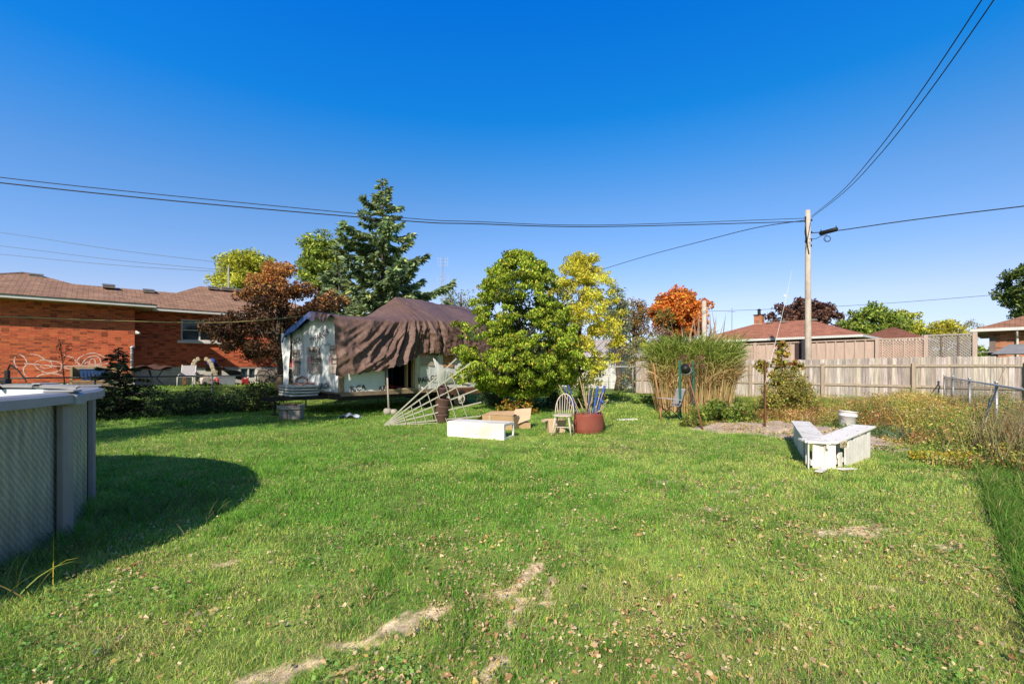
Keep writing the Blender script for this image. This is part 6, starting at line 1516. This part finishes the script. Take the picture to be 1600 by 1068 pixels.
# reeds
def reeds():
    rng = np.random.default_rng(50); c = P(1084, 600, 16.0)
    t = thing('reed_clump', 'tall clump of ornamental reeds, green above and straw coloured below', 'reeds', (c.x, c.y, 0))
    n = 1700; a = rng.uniform(0, 2 * PI, n); q = rng.random(n) ** .5; B0 = np.stack([1.28 * q * np.cos(a), .75 * q * np.sin(a), 0 * a], 1)
    D0 = norm(np.stack([B0[:, 0] * .13 + rng.normal(size=n) * .06, B0[:, 1] * .13 + rng.normal(size=n) * .06, 0 * a + 1], 1))
    ln = rng.uniform(1.3, 2.6, n); c0 = pick(rng, [((.70, .50, .26), 4), ((.80, .62, .36), 3), ((.52, .33, .16), 3), ((.62, .32, .15), 1)], n) * rng.uniform(.75, 1.2, (n, 1)); c1 = pick(rng, [((.30, .32, .08), 3), ((.5, .42, .2), 2)], n)
    npobj('stems', *ribbons(rng, B0, D0, ln, rng.uniform(.012, .024, n), np.full(n, .015), c0, 4, c1), GRASS, t)
    n = 4600; a = rng.uniform(0, 2 * PI, n); q = rng.random(n) ** .45; z = rng.uniform(.9, 2.25, n); fr_ = 1.28 * (1 + .07 * z)
    B0 = np.stack([fr_ * q * np.cos(a), .8 * q * np.sin(a), z * (1 - .1 * q)], 1); az = a + rng.normal(size=n) * 1.1
    D0 = norm(np.stack([np.cos(az) * .55, np.sin(az) * .55, rng.uniform(.5, 1.3, n)], 1))
    g = sstep((z - 1.05) / .6)[:, None] ; c0 = pick(rng, [((.28, .40, .07), 4), ((.40, .48, .10), 4), ((.18, .28, .05), 2), ((.55, .52, .18), 1.5)], n) * g + pick(rng, [((.72, .54, .28), 3), ((.58, .38, .18), 3)], n) * (1 - g)
    npobj('leaves', *ribbons(rng, B0, D0, rng.uniform(.55, 1.2, n), rng.uniform(.02, .044, n), rng.uniform(.25, 1.0, n), c0 * rng.uniform(.7, 1.25, (n, 1)), 5), GRASS, t)
    n = 26; B0 = np.stack([rng.normal(size=n) * .5 + .25, rng.normal(size=n) * .3, np.full(n, 1.8)], 1); D0 = norm(np.stack([rng.normal(size=n) * .12, rng.normal(size=n) * .12, np.ones(n)], 1))
    npobj('plumes', *ribbons(rng, B0, D0, rng.uniform(1.2, 1.9, n), rng.uniform(.05, .09, n), np.full(n, .02), pick(rng, [((.55, .40, .32), 3), ((.48, .33, .22), 2)], n), 4), GRASS, t)
reeds()

# weeds at the right: tall seedy stems and leaves
WP_ = [(6.7, 6.75), (6.55, 7.3), (6.9, 7.9), (7.5, 8.5), (8.2, 9.6), (8.2, 11.4), (7.2, 12.9), (5.6, 13.2), (5.4, 14.4), (9.9, 21.5), (16.5, 15.8), (13.8, 12.6), (10.6, 9.2), (9.2, 7.7), (7.6, 6.2)]
def weeds():
    rng = np.random.default_rng(60); parts = []; parts2 = []
    x = rng.uniform(5, 17, 60000); y = rng.uniform(6, 22, 60000); inb = in_poly(x, y, SOIL) & (rng.random(60000) < .35); k = in_poly(x, y, WP_) & ~in_poly(x, y, SOIL) | inb; x, y, inb = x[k], y[k], inb[k]
    k = rng.random(len(x)) < np.clip(14 / y, .25, 1) ** 1.6; x, y, inb = x[k], y[k], inb[k]; n = len(x)
    u, nn = UN(x, y); hill = vnoise(x, y, 1.5, 71)
    edge = np.minimum(seg_d(x, y, (6.7, 6.75), (7.5, 8.5)), seg_d(x, y, (7.5, 8.5), (8.2, 11.4)))
    H_ = (.10 + .50 * hill + .25 * vnoise(x, y, .4, 75)) * sstep((edge + .15) / 1.6) * (1 - .55 * sstep((nn - 2.8) / .9)) + .10
    H_ = np.where(inb, .04 + .14 * vnoise(x, y, .3, 77) ** 2, H_)
    q = vnoise(x, y, .9, 72)
    zone = vnoise(x, y, .55, 73)[:, None]; gold = np.array([.9, .78, .7]) * 0 + pick(rng, [((.78, .58, .22), 4), ((.68, .41, .17), 4), ((.86, .68, .18), 2.5), ((.46, .26, .14), 2.5), ((.84, .70, .44), 2)], n); grn = pick(rng, [((.28, .42, .07), 3), ((.42, .50, .10), 3), ((.20, .30, .06), 2)], n)
    low = sstep((.62 - hill) / .3)[:, None] * .6; mixc = (rng.random((n, 1)) < (.48 + 1.1 * (q[:, None] - .5) + low * .5))
    gold = np.where(zone > .62, gold * np.array([.80, .58, .62]), np.where(zone < .33, gold * np.array([1.12, 1.12, .7]), gold)); c = np.where(mixc, grn, gold) * (.75 + .5 * vnoise(x, y, .28, 74)[:, None]) * rng.uniform(.7, 1.25, (n, 1))
    parts.append(blades(x, y, 0 * x, H_ * rng.uniform(.7, 1.35, n), rng.uniform(.006, .014, n), rng.uniform(.05, .7, n), c, rng))
    # leaflets clustered along the stems
    m_ = 5; xx = np.repeat(x, m_) + rng.normal(size=n * m_) * .07; yy = np.repeat(y, m_) + rng.normal(size=n * m_) * .07; hh_ = np.repeat(H_, m_); zf = rng.random(n * m_) ** .7
    C = np.stack([xx, yy, .03 + hh_ * zf * 1.02], 1); A, B = leaf_dirs(rng, n * m_, .1); s = rng.uniform(.022, .06, (n * m_, 1))
    cc = np.repeat(c, m_, 0) * rng.uniform(.65, 1.3, (n * m_, 1)) * (.55 + .5 * zf[:, None])
    V, lo, st = leaf_cards(C, A, B, s, s * .5); parts.append((V, lo, st, np.repeat(cc, 4, 0)))
    o = npobj('weeds', *merge(parts), GRASS); tag(o, 'golden and green overgrown weeds along the right fence', 'weeds'); struct(o, 'stuff')
weeds()
def tuft(name, label, cat, x, y, n, ln, wd, pal, seed, spread=.2, droop=.25, tilt=.5, z=0.0):
    rng = np.random.default_rng(seed); a = rng.uniform(0, 2 * PI, n); B0 = np.stack([rng.normal(size=n) * spread, rng.normal(size=n) * spread, 0 * a + z], 1)
    D0 = norm(np.stack([np.cos(a) * tilt, np.sin(a) * tilt, 0 * a + 1], 1)); o = npobj(name, *ribbons(rng, B0, D0, rng.uniform(.6, 1.2, n) * ln, rng.uniform(.7, 1.3, n) * wd, rng.uniform(.5, 1.4, n) * droop, pick(rng, pal, n) * rng.uniform(.75, 1.2, (n, 1)), 5), GRASS)
    o.location = (x, y, 0); tag(o, label, cat); return o
p = G(1398, 700); tuft('onion_tuft', 'blue green strappy leaves in the weeds right of the corner bench', 'plant', 8.0, 9.9, 150, .45, .02, [((.12, .22, .12), 3), ((.17, .26, .12), 2)], 81, .32, .4, .7)
tuft('onion_tuft', 'small green strappy clump behind the white bucket', 'plant', 7.9, 10.7, 120, .4, .025, [((.14, .24, .06), 3), ((.2, .28, .07), 2)], 82, .4, .4, .7)
tuft('dry_grass_tuft', 'tall pale dry grass at the foot of the right fence post', 'grass', 8.75, 7.95, 420, .75, .010, [((.55, .45, .25), 3), ((.45, .34, .16), 3), ((.3, .3, .1), 1)], 83, .35, .15, .25)
tuft('dry_grass_tuft', 'tall pale dry grass at the far right picture edge', 'grass', 8.2, 7.1, 420, .8, .010, [((.55, .45, .25), 3), ((.45, .34, .16), 3), ((.25, .28, .1), 2)], 84, .4, .15, .25)
rng = np.random.default_rng(85)
n = 900; x = rng.uniform(-.5, .5, n); y = rng.normal(size=n) * .09; A, B = leaf_dirs(rng, n, -.3); s = rng.uniform(.02, .045, (n, 1)); V, lo, st = leaf_cards(np.stack([x, y, rng.uniform(.05, .17, n)], 1), A, B, s, s * .7)
o = npobj('yellow_flowers', V, lo, st, np.repeat(pick(rng, [((.72, .52, .03), 4), ((.55, .45, .05), 2), ((.25, .3, .05), 2)], n), 4, 0), LEAF); o.location = G(1478, 722); o.rotation_euler = (0, 0, R(-12)); tag(o, 'low strip of yellow flowers at the edge of the mown grass', 'flowers')
# pool side blades and tall wisps
tuft('iris_plant', 'long yellowing grass blades in front of the pool wall', 'plant', -3.3, 3.0, 13, .48, .010, [((.42, .36, .05), 2), ((.22, .28, .05), 3), ((.40, .28, .12), 1)], 86, .10, .42, .8)
tuft('wispy_grass', 'wispy unmown grass along the foot of the pool wall', 'grass', -3.75, 3.6, 300, .26, .005, [((.10, .17, .04), 3), ((.2, .2, .08), 2)], 87, .26, .35, .6)
tuft('wispy_grass', 'wispy unmown grass in the pool shadow beside the wall', 'grass', -3.75, 4.9, 420, .26, .005, [((.12, .18, .05), 3), ((.26, .24, .12), 2)], 88, .42, .3, .6)

# shrubs and saplings along the left fence
rs2 = np.random.default_rng(90)
for i, (px, top, hw, lab) in enumerate(((238, 596, 30, 'dark shrub just right of the small spruce'), (275, 607, 26, 'second dark shrub right of the small spruce'), (305, 604, 26, 'dark shrub below the white patio chair'), (340, 607, 28, 'dark shrub below the grey storage bin'), (375, 602, 26, 'dark shrub below the basement window'), (402, 585, 22, 'tallest dark shrub left of the trailer hitch'), (425, 602, 22, 'dark shrub right beside the stacked boards'), (160, 612, 26, 'dark shrub at the right of the pool rim'))):
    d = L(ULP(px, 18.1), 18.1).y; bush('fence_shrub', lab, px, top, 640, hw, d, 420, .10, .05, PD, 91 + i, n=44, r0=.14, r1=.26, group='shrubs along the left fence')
d = 13.9; b = P(185, 650, d); b.z = 0
conifer('small_spruce', 'small dark spruce sapling beside the pool in front of the fence', b, 2.15, .85, 99, [((.03, .05, .025), 4), ((.05, .075, .04), 3), ((.09, .11, .05), 1)], z0=.1, nb=75, card=.16, r0=.035, power=.9, droop=-.25, per=55, tip=0, width=.10)
b = P(100, 640, 13.4); b.z = 0
t = thing('bare_sapling', 'thin nearly bare sapling left of the small spruce', 'sapling', b); mb = MB(); q = lambda px, py: P(px, py, 13.4) - b
mb.tube([(0, 0, -.02), q(101, 600), q(98, 570), q(94, 535), q(91, 526)], [.022, .016, .012, .008, .003], 6)
for a, e in (((98, 560), (107, 553)), ((97, 552), (93, 545)), ((99, 566), (106, 540)), ((100, 580), (92, 575)), ((95, 540), (99, 532)), ((99, 572), (110, 562))): mb.tube([q(*a), q(*e)], [.007, .003], 5)
obj('trunk', mb, BARK, t, True)
crown('crown', np.random.default_rng(5), [(*q(px, py), .1) for px, py in ((94, 540), (107, 550), (92, 545), (98, 556), (106, 541), (111, 562), (93, 575), (104, 600), (97, 603))], 1500, .06, .03, PM_[:2] + PD[:2], t)

# trees standing just outside the frame that throw the long shadows
rng = np.random.default_rng(120)
cl = clump_cloud(rng, (-11.35, 4.0, 8.2), (2.9, 2.6, 5.2), 150, .4, .8, .3)
broadleaf('shade_tree', 'tall green tree outside the left edge that shades the lawn', 'tree', (-11.45, 4.0, 0), (-11.35, 4.0, 9), .22, cl, 260, .2, .11, PG, seed=121, nl=18)
cl = clump_cloud(rng, (-15.4, 6.2, 6.6), (3.0, 2.4, 4.2), 130, .45, .8, .3)
broadleaf('shade_tree', 'second green tree outside the left edge behind the pool', 'tree', (-15, 6.2, 0), (-15, 6.2, 7), .2, cl, 140, .2, .11, PG, seed=122, nl=16)
